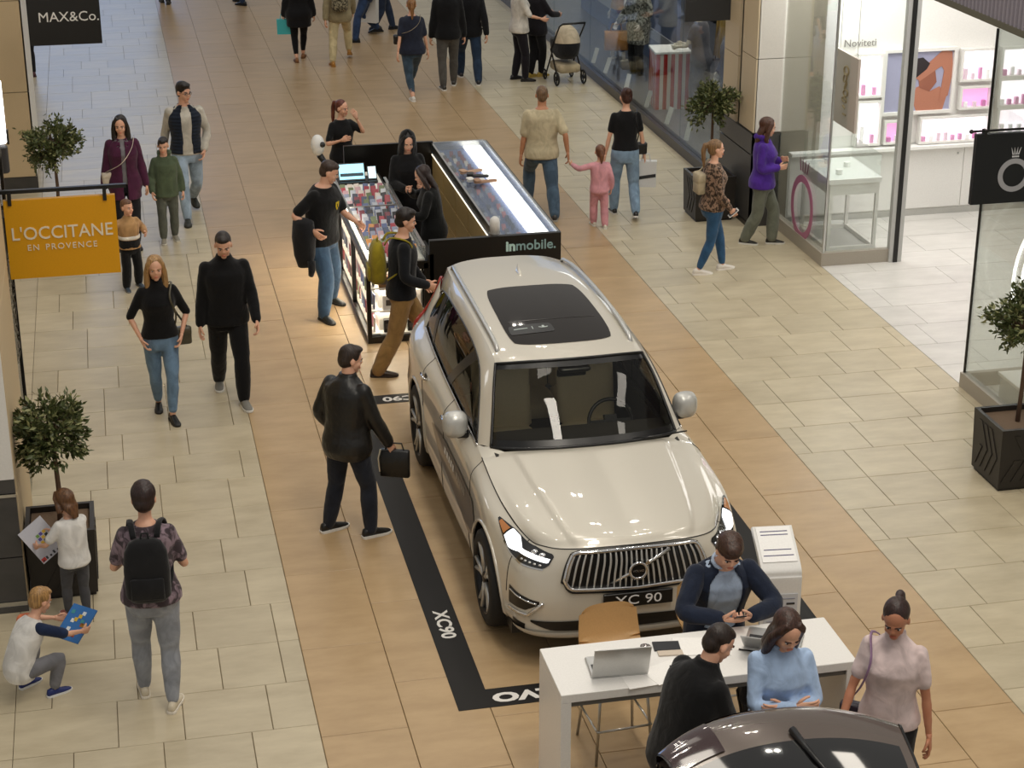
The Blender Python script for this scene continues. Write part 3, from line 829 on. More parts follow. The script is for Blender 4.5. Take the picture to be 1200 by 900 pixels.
def pack(x, y, z, w, d, h, c, label):
    t = thing('product_box', label, 'box', (kx + x, ky + y, z))
    MB().rbox(-w / 2, w / 2, -d / 2, d / 2, 0, h, .006).build('carton', plain('pack_' + c, hexc(c), .4), t)
    MB().box(-w * .3, w * .3, -d / 2 - .002, -d / 2, h * .3, h * .7).build('print', plain('pack_print', hexc('55504c'), .4), t)
pack(.26, .085, .348, .17, .06, .16, 'f3f1ec', 'white product box on the middle end shelf of the kiosk'); pack(.48, .085, .348, .1, .06, .13, '9b3a34', 'red product box on the middle end shelf of the kiosk')
pack(.22, .085, .094, .07, .06, .14, '232323', 'dark slim box at left of the lowest kiosk end shelf'); pack(.33, .085, .094, .06, .05, .09, '7f8a5a', 'small green box on the lowest kiosk end shelf')
pack(.48, .085, .094, .08, .06, .13, '1c1c1c', 'black box at right of the lowest kiosk end shelf'); pack(.2, .085, .60, .12, .06, .12, '8d6a44', 'brown box on the top kiosk end shelf'); pack(.45, .085, .60, .14, .06, .1, 'e9e3d4', 'cream box on the top kiosk end shelf')
# till screens, papers, camera, beacon, loose tools
t = thing('till_terminal', 'two glowing till screens on the far left kiosk counter', 'screen', (kx + .34, ky + 3.05, .90), rad(0))
MB().box(-.24, .24, -.06, .2, 0, .03).build('base', kblack, t)
MB().box(-.22, .1, -.02, .0, .03, .25).xf(Matrix.Rotation(rad(-35), 4, 'X')).build('screen_housing', kblack, t)
MB().box(-.21, .09, -.024, -.02, .045, .235).xf(Matrix.Rotation(rad(-35), 4, 'X')).build('screen', emit('till_blue', (.35, .75, .95), 1.1), t)
MB().box(-.2, .08, -.027, -.024, .08, .12).xf(Matrix.Rotation(rad(-35), 4, 'X')).build('screen_row', plain('ui_dark', hexc('22404f'), .4), t)
MB().box(.13, .24, -.02, .0, .03, .2).xf(Matrix.Rotation(rad(-35), 4, 'X')).build('phone_housing', kblack, t)
MB().box(.14, .23, -.024, -.02, .045, .19).xf(Matrix.Rotation(rad(-35), 4, 'X')).build('phone_screen', emit('till_pale', (.6, .88, 1), 1.2), t)
pp = tag(MB().box(kx + .05, kx + .45, ky + 3.32, ky + 3.5, .901, .912).build('paper_sheet', plain('paper_green', hexc('9fb09a'), .6)), 'sheet of paper on the counter behind the till screens', 'paper')
t = thing('security_camera', 'white rounded camera with black lens on a kiosk stand', 'camera', (kx + .02, ky + 3.62, 0))
MB().tube([(0, 0, 0), (0, 0, 1.02), (-.06, -.02, 1.12)], .04, 10).build('stand', kblack, t, True)
MB().ell((-.08, -.03, 1.25), (.085, .085, .13), 18, 12).build('housing', plain('camera_white', hexc('e9e9e6'), .35), t, True)
MB().ell((-.03, -.10, 1.27), (.035, .03, .035)).build('lens', blackg, t, True)
t = thing('beacon_lamp', 'small white rounded beacon on the kiosk name panel', 'lamp', (kx + 1.40, ky + .1, 1.1))
MB().lathe([(.055, 0), (.055, .13), (.045, .17), (.02, .19), (.001, .192)], 18).build('shade', plain('beacon_white', hexc('dedcd8'), .4), t, True)
MB().cyl(0, 0, -.0, .012, .06).build('base', chrome, t)
for i, (x, y, a, c, l, lab) in enumerate([(1.62, 2.5, 20, 'b9967c', .3, 'tan phone holder lying on the right kiosk tray'), (1.66, 2.3, -15, '23201e', .26, 'black gadget lying on the right kiosk tray'), (1.60, 2.12, 10, 'e9e6df', .22, 'white gadget lying on the right kiosk tray'), (1.7, 2.05, 8, 'a37c5e', .28, 'brown phone holder lying on the right kiosk tray')]):
    t = thing('phone_holder', lab, 'gadget', (kx + x, ky + y, 1.102), rad(a))
    MB().rbox(-l / 2, l / 2, -.03, .03, 0, .028, .02).build('arm', plain('gad_' + c, hexc(c), .4), t)
    MB().rbox(-l / 2, -l / 2 + .08, -.05, .05, .028, .05, .015).build('clamp', plain('gad_' + c, hexc(c), .4), t)
# ------------------------------------------------------------------ sales desk and what is on it
wt_ = plain('desk_white', hexc('eceae6'), .3)
D = thing('high_desk', 'white high desk with panel legs in front of the cream car', 'table', (3.365, 9.83, 0))
MB().rbox(-.965, .965, -.29, .29, .94, 1.0, .006).build('desk_top', wt_, D)
MB().box(-.965, -.90, -.29, .29, 0, .94).build('panel_leg', wt_, D); MB().box(.90, .965, -.29, .29, 0, .94).build('panel_leg', wt_, D)
MB().box(-.90, .90, -.27, -.255, .90, .94).build('rail', plain('desk_under', hexc('6c6a66'), .4), D)
DZ = 1.0015
alum = plain('laptop_alu', hexc('c4c4c2'), .3, metal=.7)
keys = plain('laptop_keys', hexc('242426'), .5)
def laptop(x, y, rz, ang, label):
    t = thing('laptop', label, 'laptop', (x, y, DZ), rz)
    MB().rbox(-.18, .18, -.125, .125, 0, .015, .012).build('base', alum, t)
    MB().box(-.16, .16, -.02, .105, .0152, .0166).build('keyboard', keys, t)
    MB().box(-.06, .06, -.11, -.035, .0152, .016).build('touchpad', plain('touchpad', hexc('aaaaa9'), .4), t)
    M = Matrix.Translation((0, .125, .015)) @ Matrix.Rotation(rad(-ang), 4, 'X')
    l = MB().rbox(-.18, .18, -.004, .004, 0, .24, .004).xf(M).build('lid', alum, t)
    MB().box(-.17, .17, -.0055, -.004, .012, .225).xf(M).build('screen', plain('screen_dark', hexc('1b2530'), .1), l)
laptop(2.82, 9.80, rad(176), 18, 'silver open laptop with its back turned at left end of desk')
laptop(3.90, 9.89, rad(152), 48, 'silver open laptop at the right side of the desk')
def sheet(x, y, w, d, rz, label, c='f4f2ee', h=.0012, z=DZ, nm='paper_sheet', cat='paper'):
    o = MB().box(-w / 2, w / 2, -d / 2, d / 2, 0, h).build(nm, plain('paper_' + c, hexc(c), .6)); o.location = (x, y, z); o.rotation_euler = (0, 0, rz)
    return tag(o, label, cat)
sheet(2.97, 9.63, .30, .2, rad(5), 'white paper sheet at the desk edge in front of the laptop')
sheet(3.12, 9.67, .21, .29, rad(-70), 'white paper sheet under the blue pen', z=DZ + .002)
sheet(3.42, 9.92, .36, .22, rad(-12), 'white folder in the middle of the desk', 'f7f5f1', .004)
sheet(3.20, 9.97, .17, .11, rad(-8), 'dark tablet lying on the desk behind the papers', '222226', .008, nm='tablet', cat='tablet')
sheet(3.20, 9.88, .16, .06, rad(-6), 'beige notepad in front of the dark tablet', 'cdbfae', .008, nm='notepad', cat='notepad')
sheet(3.47, 9.84, .07, .055, rad(-8), 'orange business card on the white folder', 'e8801f', .002, z=DZ + .0045, nm='business_card', cat='card')
sheet(3.545, 9.86, .05, .05, rad(-8), 'black key card beside the orange card', '1c1c1e', .004, z=DZ + .0045, nm='key_card', cat='card')
t = thing('drinking_glass', 'small clear glass beside the left laptop on the desk', 'glass', (3.02, 9.84, DZ))
MB().lathe([(.028, 0), (.034, .1), (.031, .1), (.026, .006), (.001, .006)], 20).build('cup', glass('tumbler', (.93, .9, .9), .02, .9), t, True)
t = thing('pen', 'blue pen lying on the paper sheet', 'pen', (3.18, 9.66, DZ + .004), rad(-62))
MB().tube([(-.065, 0, .005), (.055, 0, .005), (.07, 0, .004)], [.005, .005, .001], 7).build('barrel', plain('pen_blue', hexc('26246e'), .3), t); MB().tube([(-.068, 0, .005), (-.05, 0, .005)], .0055, 7).build('cap', blackg, t)
t = thing('pen', 'black pen lying in front of the right laptop', 'pen', (3.70, 9.80, DZ), rad(-28))
MB().tube([(-.065, 0, .005), (.055, 0, .005), (.07, 0, .004)], [.005, .005, .001], 7).build('barrel', plain('pen_black', hexc('151515'), .3), t); MB().tube([(-.068, 0, .005), (-.05, 0, .005)], .0055, 7).build('cap', blackg, t)
# bar chairs
tanl = plain('chair_tan', hexc('c8a06c'), .5, bump=.15)
def bar_chair(x, y, rz, label):
    t = thing('bar_chair', label, 'chair', (x, y, 0), rz)
    # shell: seat and back in one curved sheet; chair faces local -y
    prof = catmull([(-.20, .70), (-.10, .685), (.06, .69), (.16, .73), (.20, .82), (.22, .92), (.228, .985)], 26)
    def sheet_(off):
        P = []
        for i, (yy, zz) in enumerate(prof):
            v = i / 25; hw = .215 if v < .6 else .215 - .02 * ((v - .6) / .4); row = []
            for u in np.linspace(-1, 1, 13):
                k = 1 - .10 * max(0, v - .8) / .2 * 0
                zz2 = zz + .03 * u * u * (v < .55) - .03 * (u ** 6) * (v > .9)
                row.append((u * hw * (1 - .06 * (v > .95)), yy - .035 * u * u * (v > .5) + off[0], zz2 + off[1]))
            P.append(row)
        return np.array(P)
    A, B = sheet_((0, 0)), sheet_((.012, -.014))
    m = MB().grid(A).grid(B, flip=True)
    ea = np.concatenate([A[0], A[1:, -1], A[-1, ::-1][1:], A[::-1, 0][1:]]); eb = np.concatenate([B[0], B[1:, -1], B[-1, ::-1][1:], B[::-1, 0][1:]])
    m.grid(np.array([ea, eb]))
    m.build('seat_shell', tanl, t, True, angle=60)
    for sx in (-1, 1):
        for y0, y1 in ((-.14, -.2), (.12, .2)):
            MB().tube([(sx * .15, y0, .69), (sx * .2, y1, 0)], .011, 8).build('leg', chrome, t, True)
    f = MB(); f.tube([(-.19, -.19, .25), (.19, -.19, .25)], .008, 7); f.build('foot_rest', chrome, t, True)
    MB().tube([(-.19, .19, .25), (.19, .19, .25)], .008, 7).build('foot_rest', chrome, t, True)
    for sx in (-1, 1): MB().tube([(sx * .19, -.19, .25), (sx * .19, .19, .25)], .008, 7).build('foot_rest', chrome, t, True)
    return t
bar_chair(3.0, 10.42, rad(4), 'empty tan bar chair with chrome legs behind the desk')
# information stand beside the car
t = thing('information_stand', 'white curved information stand with printed sheets beside the car', 'info stand', (4.37, 11.0, 0), rad(-6))
prof = [(0, 0), (0, .74), (.012, .83), (.06, .90), (.36, 1.06)]
c = catmull([(y, z) for y, z in prof], 30)
m = MB()
hw = .145
A = np.array([[(u * hw, y, z) for u in (-1, 1)] for y, z in c]); B = np.array([[(u * hw, y + .035, z - .03) for u in (-1, 1)] for y, z in c])
ea = np.concatenate([A[:, 0], A[::-1, 1]]); eb = np.concatenate([B[:, 0], B[::-1, 1]])
m.grid(A).grid(B, flip=True).grid(np.array([np.vstack([ea, ea[:1]]), np.vstack([eb, eb[:1]])]))
m.build('body', plain('stand_white', hexc('e4e3e0'), .3), t, True, angle=40)
MB().box(-.145, .145, -.0, .3, 0, .012).build('foot_plate', plain('stand_white', hexc('e4e3e0'), .3), t)
Mt = Matrix.Translation((0, .21, .985)) @ Matrix.Rotation(math.atan2(.16, .30), 4, 'X')
MB().box(-.125, .125, -.15, .155, 0, .004).xf(Mt).build('top_sheet', plain('sheet_white', hexc('f6f5f3'), .4), t)
ink = plain('ink_violet', hexc('4a4770'), .5)
for k, (yy, w) in enumerate(((.11, .1), (.08, .1), (-.05, .1), (-.1, .11))): MB().box(-w, w, yy, yy + .008, .004, .005).xf(Mt).build('print_line', ink, t)
MB().box(-.12, .12, -.006, -.001, .34, .70).build('front_sheet', plain('sheet_grey', hexc('c9ccd2'), .4), t)
MB().prism([(-.1, .62), (-.05, .62), (-.02, .58), (-.0, .58), (-.0, .565), (-.1, .565)], -.009, -.006).build('print_car', plain('print_brown', hexc('7b5f48'), .5), t)
MB().box(.04, .1, -.009, -.006, .615, .63).build('print_line', plain('print_dark', hexc('2b2b2e'), .5), t)
for z in (.66, .48, .45, .42): MB().box(-.1, .1, -.009, -.006, z, z + .006).build('print_line', plain('print_pale', hexc('8d90a0'), .5), t)
# ------------------------------------------------------------------ cars
def paint(name, c, rough=.3, metal=.25):
    if name in _M: return _M[name]
    m, nt, b = _mat(name)
    b.inputs['Metallic'].default_value = metal; b.inputs['Roughness'].default_value = rough
    b.inputs['Coat Weight'].default_value = 1.0; b.inputs['Coat Roughness'].default_value = .03
    tc = nt.nodes.new('ShaderNodeTexCoord')
    n = nt.nodes.new('ShaderNodeTexNoise'); n.inputs['Scale'].default_value = 1400
    nt.links.new(tc.outputs['Object'], n.inputs['Vector'])
    r = nt.nodes.new('ShaderNodeValToRGB')
    r.color_ramp.elements[0].color = (*[x * .93 for x in c], 1); r.color_ramp.elements[1].color = (*[min(1, x * 1.07) for x in c], 1)
    nt.links.new(n.outputs['Fac'], r.inputs[0]); nt.links.new(r.outputs[0], b.inputs['Base Color'])
    _M[name] = m
    return m
# control net of the half shell: rows top to bottom, columns from nose centre round the side to tail centre
CY = [.34, .50, .70, .90, 1.15, 1.45, 1.75, 2.3, 3.0, 3.5, 3.85, 4.2, 4.5, 4.74]
def _row(front, xs, zs, rear):
    return front + [(x, y, z) for x, y, z in zip(xs, CY, zs)] + rear
Z14 = lambda z: [z] * 14
NET = np.array([
    _row([(0, .075, .95), (.2, .08, .95), (.4, .10, .945), (.55, .15, .937), (.64, .23, .928)],
         [.700, .765, .805, .825, .835, .838, .835, .835, .835, .828, .818, .80, .77, .70], [.915, .955, .99, 1.015, 1.045, 1.085, 1.105, 1.115, 1.13, 1.145, 1.155, 1.17, 1.18, 1.16],
         [(.60, 4.82, 1.13), (.4, 4.86, 1.12), (.2, 4.87, 1.12), (0, 4.87, 1.12)]),
    _row([(0, .045, .85), (.2, .048, .85), (.45, .07, .85), (.62, .125, .848), (.73, .215, .845)],
         [.80, .865, .91, .93, .935, .932, .93, .932, .936, .945, .95, .94, .90, .82], [.84, .885, .92, .94, .955, .97, .975, .985, 1.0, 1.01, 1.02, 1.02, 1.01, .98],
         [(.74, 4.86, .96), (.5, 4.91, .95), (.25, 4.92, .95), (0, 4.92, .95)]),
    _row([(0, .025, .74), (.22, .028, .74), (.48, .05, .74), (.68, .11, .74), (.80, .21, .74)],
         [.855, .91, .945, .955, .952, .942, .935, .935, .938, .952, .962, .955, .925, .87], Z14(.74),
         [(.79, 4.87, .74), (.55, 4.93, .74), (.28, 4.945, .74), (0, 4.945, .74)]),
    _row([(0, .0, .56), (.24, .004, .56), (.52, .025, .56), (.72, .09, .56), (.825, .2, .56)],
         [.875, .925, .955, .962, .96, .955, .952, .952, .955, .962, .965, .958, .935, .885], Z14(.56),
         [(.80, 4.88, .56), (.56, 4.945, .56), (.28, 4.96, .56), (0, 4.96, .56)]),
    _row([(0, .005, .40), (.24, .01, .40), (.52, .03, .40), (.72, .095, .4), (.82, .2, .4)],
         [.87, .915, .945, .95, .95, .948, .948, .95, .95, .955, .955, .945, .92, .875], Z14(.40),
         [(.79, 4.87, .40), (.56, 4.93, .40), (.28, 4.945, .40), (0, 4.945, .40)]),
    _row([(0, .02, .28), (.24, .025, .28), (.52, .05, .28), (.71, .115, .28), (.80, .22, .275)],
         [.83, .87, .89, .9, .9, .905, .91, .915, .915, .91, .9, .89, .87, .83], Z14(.27),
         [(.74, 4.82, .27), (.52, 4.87, .27), (.26, 4.88, .27), (0, 4.88, .27)]),
    _row([(0, .2, .21), (.2, .2, .21), (.4, .21, .21), (.5, .24, .21), (.58, .28, .21)], [.64] + [.7] * 12 + [.64], Z14(.22),
         [(.58, 4.74, .22), (.4, 4.76, .22), (.2, 4.76, .22), (0, 4.76, .22)])])
def _cr(Q, t):
    """Catmull-Rom along axis 0 of Q at parameters t"""
    n = len(Q); Qe = np.concatenate([2 * Q[:1] - Q[1:2], Q, 2 * Q[-1:] - Q[-2:-1]])
    i = np.clip(np.floor(t).astype(int), 0, n - 2); u = (t - i).reshape(-1, *([1] * (Q.ndim - 1)))
    a, b, c, d = Qe[i], Qe[i + 1], Qe[i + 2], Qe[i + 3]
    return .5 * (2 * b + (c - a) * u + (2 * a - 5 * b + 4 * c - d) * u * u + (3 * b - a - 3 * c + d) * u ** 3)
def shell(r, c):
    """point of the half shell at row r, column c (arrays of equal length)"""
    r = np.atleast_1d(np.asarray(r, float)); c = np.atleast_1d(np.asarray(c, float))
    n = NET.shape[1]; Ce = np.concatenate([NET[:, 1:2] * [-1, 1, 1], NET, NET[:, -2:-1] * [-1, 1, 1]], 1)  # mirror ends
    out = np.zeros((len(r), 3))
    i = np.clip(np.floor(c).astype(int), 0, n - 2); u = (c - i)[:, None, None]
    a, b, cc, d = [np.moveaxis(Ce[:, i + k], 1, 0) for k in range(4)]
    col = .5 * (2 * b + (cc - a) * u + (2 * a - 5 * b + 4 * cc - d) * u * u + (3 * b - a - 3 * cc + d) * u ** 3)   # (N,rows,3)
    ce = np.concatenate([2 * col[:, :1] - col[:, 1:2], col, 2 * col[:, -1:] - col[:, -2:-1]], 1)
    j = np.clip(np.floor(r).astype(int), 0, NET.shape[0] - 2); v = (r - j)[:, None]; k = np.arange(len(r))
    a, b, cc, d = ce[k, j], ce[k, j + 1], ce[k, j + 2], ce[k, j + 3]
    return .5 * (2 * b + (cc - a) * v + (2 * a - 5 * b + 4 * cc - d) * v * v + (3 * b - a - 3 * cc + d) * v ** 3)
def shell_n(r, c):
    e = 1e-3
    t1 = shell(np.asarray(r) + e, c) - shell(np.asarray(r) - e, c); t2 = shell(r, np.asarray(c) + e) - shell(r, np.asarray(c) - e)
    n = np.cross(t1, t2); n /= np.linalg.norm(n, axis=1)[:, None] + 1e-12
    p = shell(r, c); s = np.sign((n * (p - [0, 2.4, .7])).sum(1))
    return n * s[:, None]
def on_shell(c0, c1, top, bot, off, nc=24, nr=6):
    """grid lying on the shell between row functions top(c), bot(c), lifted by off"""
    C = np.linspace(c0, c1, nc); P = []
    for q in np.linspace(0, 1, nr):
        R = np.array([top(c) * (1 - q) + bot(c) * q for c in C])
        P.append(shell(R, C) + shell_n(R, C) * off)
    return np.array(P)
def pl(xs, ys): return lambda c: float(np.interp(c, xs, ys))
FX = np.array([-1, 1, 1.])
def both(fn):
    for s in (1, -1): fn(s)
def sided(P, s): return np.asarray(P) * [s, 1, 1]
C_E = catmull([(.75, 1.57, 1.135), (.70, 1.75, 1.33), (.655, 1.92, 1.50), (.605, 2.08, 1.625), (.60, 2.35, 1.668), (.605, 2.8, 1.695), (.60, 3.4, 1.70), (.585, 4.0, 1.68), (.56, 4.35, 1.645), (.53, 4.58, 1.61)], 60)
W_E = catmull([(.83, 1.70, 1.11), (.775, 1.90, 1.30), (.725, 2.1, 1.46), (.685, 2.35, 1.565), (.665, 2.8, 1.605), (.66, 3.4, 1.605), (.65, 3.9, 1.575), (.635, 4.25, 1.51), (.625, 4.42, 1.43)], 60)
WHEELS = (.87, 3.854)
def shell_part(name, c0, c1, r0, r1, m, root, s, arch=None, per=9, nr=34):
    """a panel of the shell as its own part; wheel arches are cut out cleanly"""
    C = np.linspace(c0, c1, max(3, int((c1 - c0) * per) + 1)); Rr = np.linspace(r0, r1, nr)
    G = np.array([shell(np.full(len(C), r), C) for r in Rr])
    bm = bmesh.new(); V = [[bm.verts.new(p * [s, 1, 1]) for p in row] for row in G]
    AR = .43
    def ins(v):
        for wy in WHEELS:
            d = math.hypot(v.co.y - wy, v.co.z - .385)
            if d < AR: return wy
        return None
    move = set()
    for i in range(len(Rr) - 1):
        for j in range(len(C) - 1):
            q = (V[i][j], V[i][j + 1], V[i + 1][j + 1], V[i + 1][j])
            k = [ins(v) for v in q]
            if all(a is not None for a in k): continue
            bm.faces.new(q if s > 0 else q[::-1])
            for v, a in zip(q, k):
                if a is not None: move.add((v, a))
    for v, wy in move:
        dy, dz = v.co.y - wy, v.co.z - .385; d = math.hypot(dy, dz) + 1e-9
        v.co.y = wy + dy / d * AR; v.co.z = .385 + dz / d * AR
    for v in [v for v in bm.verts if not v.link_faces]: bm.verts.remove(v)
    bmesh.ops.recalc_face_normals(bm, faces=bm.faces)
    cen = bm.faces[:] and bm.faces
    # make sure the normals look outwards
    tot = sum((f.normal.x * s * .6 + 0) + f.normal.y * (f.calc_center_median().y - 2.4) * .4 for f in bm.faces)
    if tot < 0: bmesh.ops.reverse_faces(bm, faces=bm.faces[:])
    me = bpy.data.meshes.new(name); bm.to_mesh(me); bm.free(); me.materials.append(m); shade(me)
    return link(name, me, root)
def coons(c0, c1, d0, d1, nu, nv):
    """c0,c1: curves along u at v=0/1; d0,d1: along v at u=0/1; all resampled"""
    c0, c1 = catmull(c0, nu), catmull(c1, nu); d0, d1 = catmull(d0, nv), catmull(d1, nv)
    u = np.linspace(0, 1, nu)[None, :, None]; v = np.linspace(0, 1, nv)[:, None, None]
    return ((1 - v) * c0[None] + v * c1[None] + (1 - u) * d0[:, None] + u * d1[:, None]
            - ((1 - u) * (1 - v) * c0[0] + u * (1 - v) * c0[-1] + (1 - u) * v * c1[0] + u * v * c1[-1]))
def full(P):
    """mirror a half grid (u from centre outwards on axis 1) into a full one"""
    return np.concatenate([(P[:, :0:-1] * FX), P], 1)
tyre_m = plain('tyre_rubber', hexc('191919'), .75, bump=.2)
alloy = plain('alloy_silver', hexc('c9c9c6'), .3, metal=.55)
alloy_d = plain('alloy_dark', hexc('2b2b2d'), .35, metal=.6)
chromec = plain('car_chrome', hexc('e6e6e6'), .08, metal=1.0)
trim_b = plain('trim_black', hexc('0c0c0d'), .3)
cabin = plain('cabin_dark', hexc('26231f'), .7)
seat_m = plain('seat_cream', hexc('e6dabd'), .6)
carglass = glass('car_glass', (.86, .86, .80), 0, .9)
carglass_d = glass('car_glass_dark', (.30, .29, .27), 0, 1.1)
lamp_on = emit('daytime_lamp', (.95, .97, 1.0), 1.6)
def wheel(root, x, y, s):
    w = bpy.data.objects.new('wheel', None); COL.objects.link(w); w.parent = root; w.location = (x * s, y, .378)
    R = .378
    MB().lathe([(.275, -.13), (.33, -.135), (.365, -.12), (R, -.085), (R, .085), (.365, .12), (.33, .135), (.275, .13)], 48, axis='x', cap=False).build('tyre', tyre_m, w, True)
    rm = MB(); prof = [(.283, -.12), (.285, .128), (.268, .134), (.258, .09), (.252, -.1)]
    q_ = [2 * math.pi * k / 48 for k in range(48)]
    rm.loft([[(x_ * s, r_ * math.cos(q), r_ * math.sin(q)) for q in q_] for r_, x_ in prof], cap=False).build('rim', alloy_d, w, True)
    MB().lathe([(.25, -.03 * s), (.25, -.02 * s), (.001, -.02 * s), (.001, -.03 * s)], 32, axis='x').build('brake_disc', alloy_d, w)
    for k in range(5):
        a = k * 2 * math.pi / 5
        b = MB()
        for da in (-.17, .17):
            p0 = (.105 * s, .05 * math.cos(a), .05 * math.sin(a)); p1 = (.112 * s, .15 * math.cos(a + da * .55), .15 * math.sin(a + da * .55)); p2 = (.118 * s, .268 * math.cos(a + da), .268 * math.sin(a + da))
            b.tube([p0, p1, p2], [.024, .017, .02], 6)
        b.build('spoke', alloy, w, True)
    MB().lathe([(.055, .08 * s), (.055, .118 * s), (.035, .125 * s), (.001, .125 * s)], 20, axis='x').build('hub_cap', alloy_d, w, True)
def seat(root, x, y, w=.25, name='seat'):
    b = MB()
    b.rbox(x - w, x + w, y - .28, y + .25, .55, .74, .08)
    b.build(name, seat_m, root, True, angle=50)
    B = MB().rbox(-w, w, -.07, .07, 0, .62, .06).xf(Matrix.Translation((x, y + .24, .70)) @ Matrix.Rotation(rad(-14), 4, 'X'))
    bk = B.build('seat_back', seat_m, root, True, angle=50)
    MB().rbox(-.13, .13, -.05, .05, 0, .19, .045).xf(Matrix.Translation((x, y + .41, 1.36)) @ Matrix.Rotation(rad(-8), 4, 'X')).build('headrest', seat_m, root, True, angle=50)
def make_car(root, PM, detail=True, tail=True):
    S = {}
    for s in (1, -1):
        shell_part('bumper', 0, 5.2, 0, 5.2, PM, root, s, per=14, nr=40)
        shell_part('fender', 5.2, 10.0, 0, 5.2, PM, root, s, per=16, nr=46)
        shell_part('door_panel', 10.0, 12.46, 0, 5.2, PM, root, s, per=10)
        shell_part('door_panel', 12.46, 14.1, 0, 5.2, PM, root, s, per=14, nr=46)
        shell_part('quarter_panel', 14.1, 18, 0, 5.2, PM, root, s, per=16, nr=46)
        shell_part('tail_panel', 18, 22, 0, 5.2, PM, root, s, per=8)
        for c in (5.2, 10.0, 12.46, 14.1):                      # shut lines
            r0, r1 = (0, 4.95) if c not in (5.2,) else (.0, 3.2)
            Rr = np.linspace(r0, r1, 26); P = shell(Rr, np.full(26, c)) + shell_n(Rr, np.full(26, c)) * .0005
            if c == 14.1: P = np.array([p for p in P if math.hypot(p[1] - 3.854, p[2] - .385) > .44])
            MB().tube(sided(P, s), .0035, 5).build('shut_line', trim_b, root)
        Cc = np.linspace(8.0, 17.6, 60); P = shell(np.full(60, 4.98), Cc)
        P = np.array([p for p in P if min(math.hypot(p[1] - w, p[2] - .385) for w in WHEELS) > .45])
        MB().tube(sided(P, s), .012, 6).build('sill_trim', alloy, root, True)
        for wy in WHEELS:                                          # arch lip, inner well, wheel
            a = np.linspace(-.28, math.pi + .28, 40)
            lip = []
            for q in a:
                y, z = wy + .43 * math.cos(q), .385 + .43 * math.sin(q)
                # shell x at this y,z
                cc = np.interp(y, CY, np.arange(5, 19)); rr = np.linspace(0.2, 5.2, 60); ps = shell(rr, np.full(60, cc))
                lip.append((np.interp(-z, -ps[:, 2], ps[:, 0]) * s, y, z))
            MB().tube(lip, .014, 6).build('arch_lip', PM, root, True)
            g = np.array([[(p[0], p[1], p[2]) for p in lip], [(.5 * s, p[1], p[2]) for p in lip]])
            MB().grid(g).build('wheel_well', trim_b, root, True)
            MB().box(min(.5 * s, .49 * s), max(.5 * s, .49 * s), wy - .45, wy + .45, .2, .85).build('wheel_well', trim_b, root)
            wheel(root, .835, wy, s)
    MB().box(-.86, .86, .3, 4.75, .2, .3).box(-.49, .49, .25, 4.7, .3, .62).box(-.82, .82, 1.33, 3.38, .3, .5).build('underbody', trim_b, root)
    MB().box(-.6, .6, .22, 1.4, .6, .86).build('engine_bay', trim_b, root)
    # bonnet
    T = shell(np.zeros(101), np.linspace(0, 10.2, 101))
    front = shell(np.zeros(20), np.linspace(0, 5.0, 20)); side = shell(np.zeros(20), np.linspace(5.0, 10.15, 20))
    rear_c = [(0, 1.36, 1.165), (.25, 1.37, 1.163), (.5, 1.41, 1.152), (.70, 1.48, 1.125), tuple(side[-1])]
    ctr = [(0, .075, .95), (0, .16, .99), (0, .35, 1.03), (0, .65, 1.078), (0, 1.0, 1.12), (0, 1.36, 1.165)]
    Pn = coons(front, rear_c, ctr, side, 46, 60)
    vv = np.linspace(0, 1, 60)[:, None]; xx = Pn[..., 0]
    line = .40 + .19 * vv ** .8                                     # crease of the power dome
    sm = lambda q: np.clip(q, 0, 1) ** 2 * (3 - 2 * np.clip(q, 0, 1))
    fade = sm(vv / .12) * sm((1 - vv) / .06)
    Pn[..., 2] += .016 * (1 - sm((xx - line) / .05)) * fade
    Pn[..., 2] += .010 * sm((xx - line - .10) / .16) * sm((vv - .05) / .3) * fade
    Pn[..., 2] += .014 * np.sin(np.pi * np.clip(xx / .84, 0, 1)) * fade
    hd = MB().grid(full(Pn)).build('bonnet', PM, root, True)
    MB().tube(np.concatenate([(np.array(side) * FX)[::-1], (front * FX)[::-1][:-1], front[1:], side]) + [0, 0, .001], .0045, 5).build('shut_line', trim_b, root)
    # windscreen, roof, glass roof
    wb = [(0, 1.36, 1.172), (.25, 1.37, 1.17), (.5, 1.42, 1.16), (.68, 1.505, 1.145), (.75, 1.57, 1.135)]
    wt = [(0, 1.94, 1.672), (.2, 1.95, 1.67), (.4, 1.985, 1.66), (.54, 2.03, 1.643), (.605, 2.08, 1.625)]
    wc = [(0, 1.36, 1.172), (0, 1.65, 1.435), (0, 1.94, 1.672)]; wsd = catmull([(.75, 1.57, 1.135), (.70, 1.75, 1.33), (.655, 1.92, 1.50), (.605, 2.08, 1.625)], 20)
    Wn = coons(wb, wt, wc, wsd, 24, 24); Wn[..., 1] -= .02 * np.sin(np.pi * np.linspace(0, 1, 24))[:, None]
    WF = full(Wn)
    MB().grid(WF).build('windscreen', carglass, root, True)
    edge = np.concatenate([WF[0], WF[1:, -1], WF[-1, ::-1][1:], WF[::-1, 0][1:]])
    MB().tube(edge + [0, -.004, .003], .013, 6).build('windscreen_seal', trim_b, root, True)
    bnd = MB().grid(WF[:3] + [0, -.002, .002]).grid(WF[-3:] + [0, -.002, .002]); bnd.build('windscreen_band', trim_b, root, True)
    MB().rbox(-.13, .13, 1.86, 1.96, 1.585, 1.62, .03).build('sensor_cover', trim_b, root, True)
    rs = C_E[(C_E[:, 1] >= 2.06)]
    rr_ = [(0, 4.62, 1.668), (.2, 4.62, 1.665), (.4, 4.605, 1.645), tuple(rs[-1])]
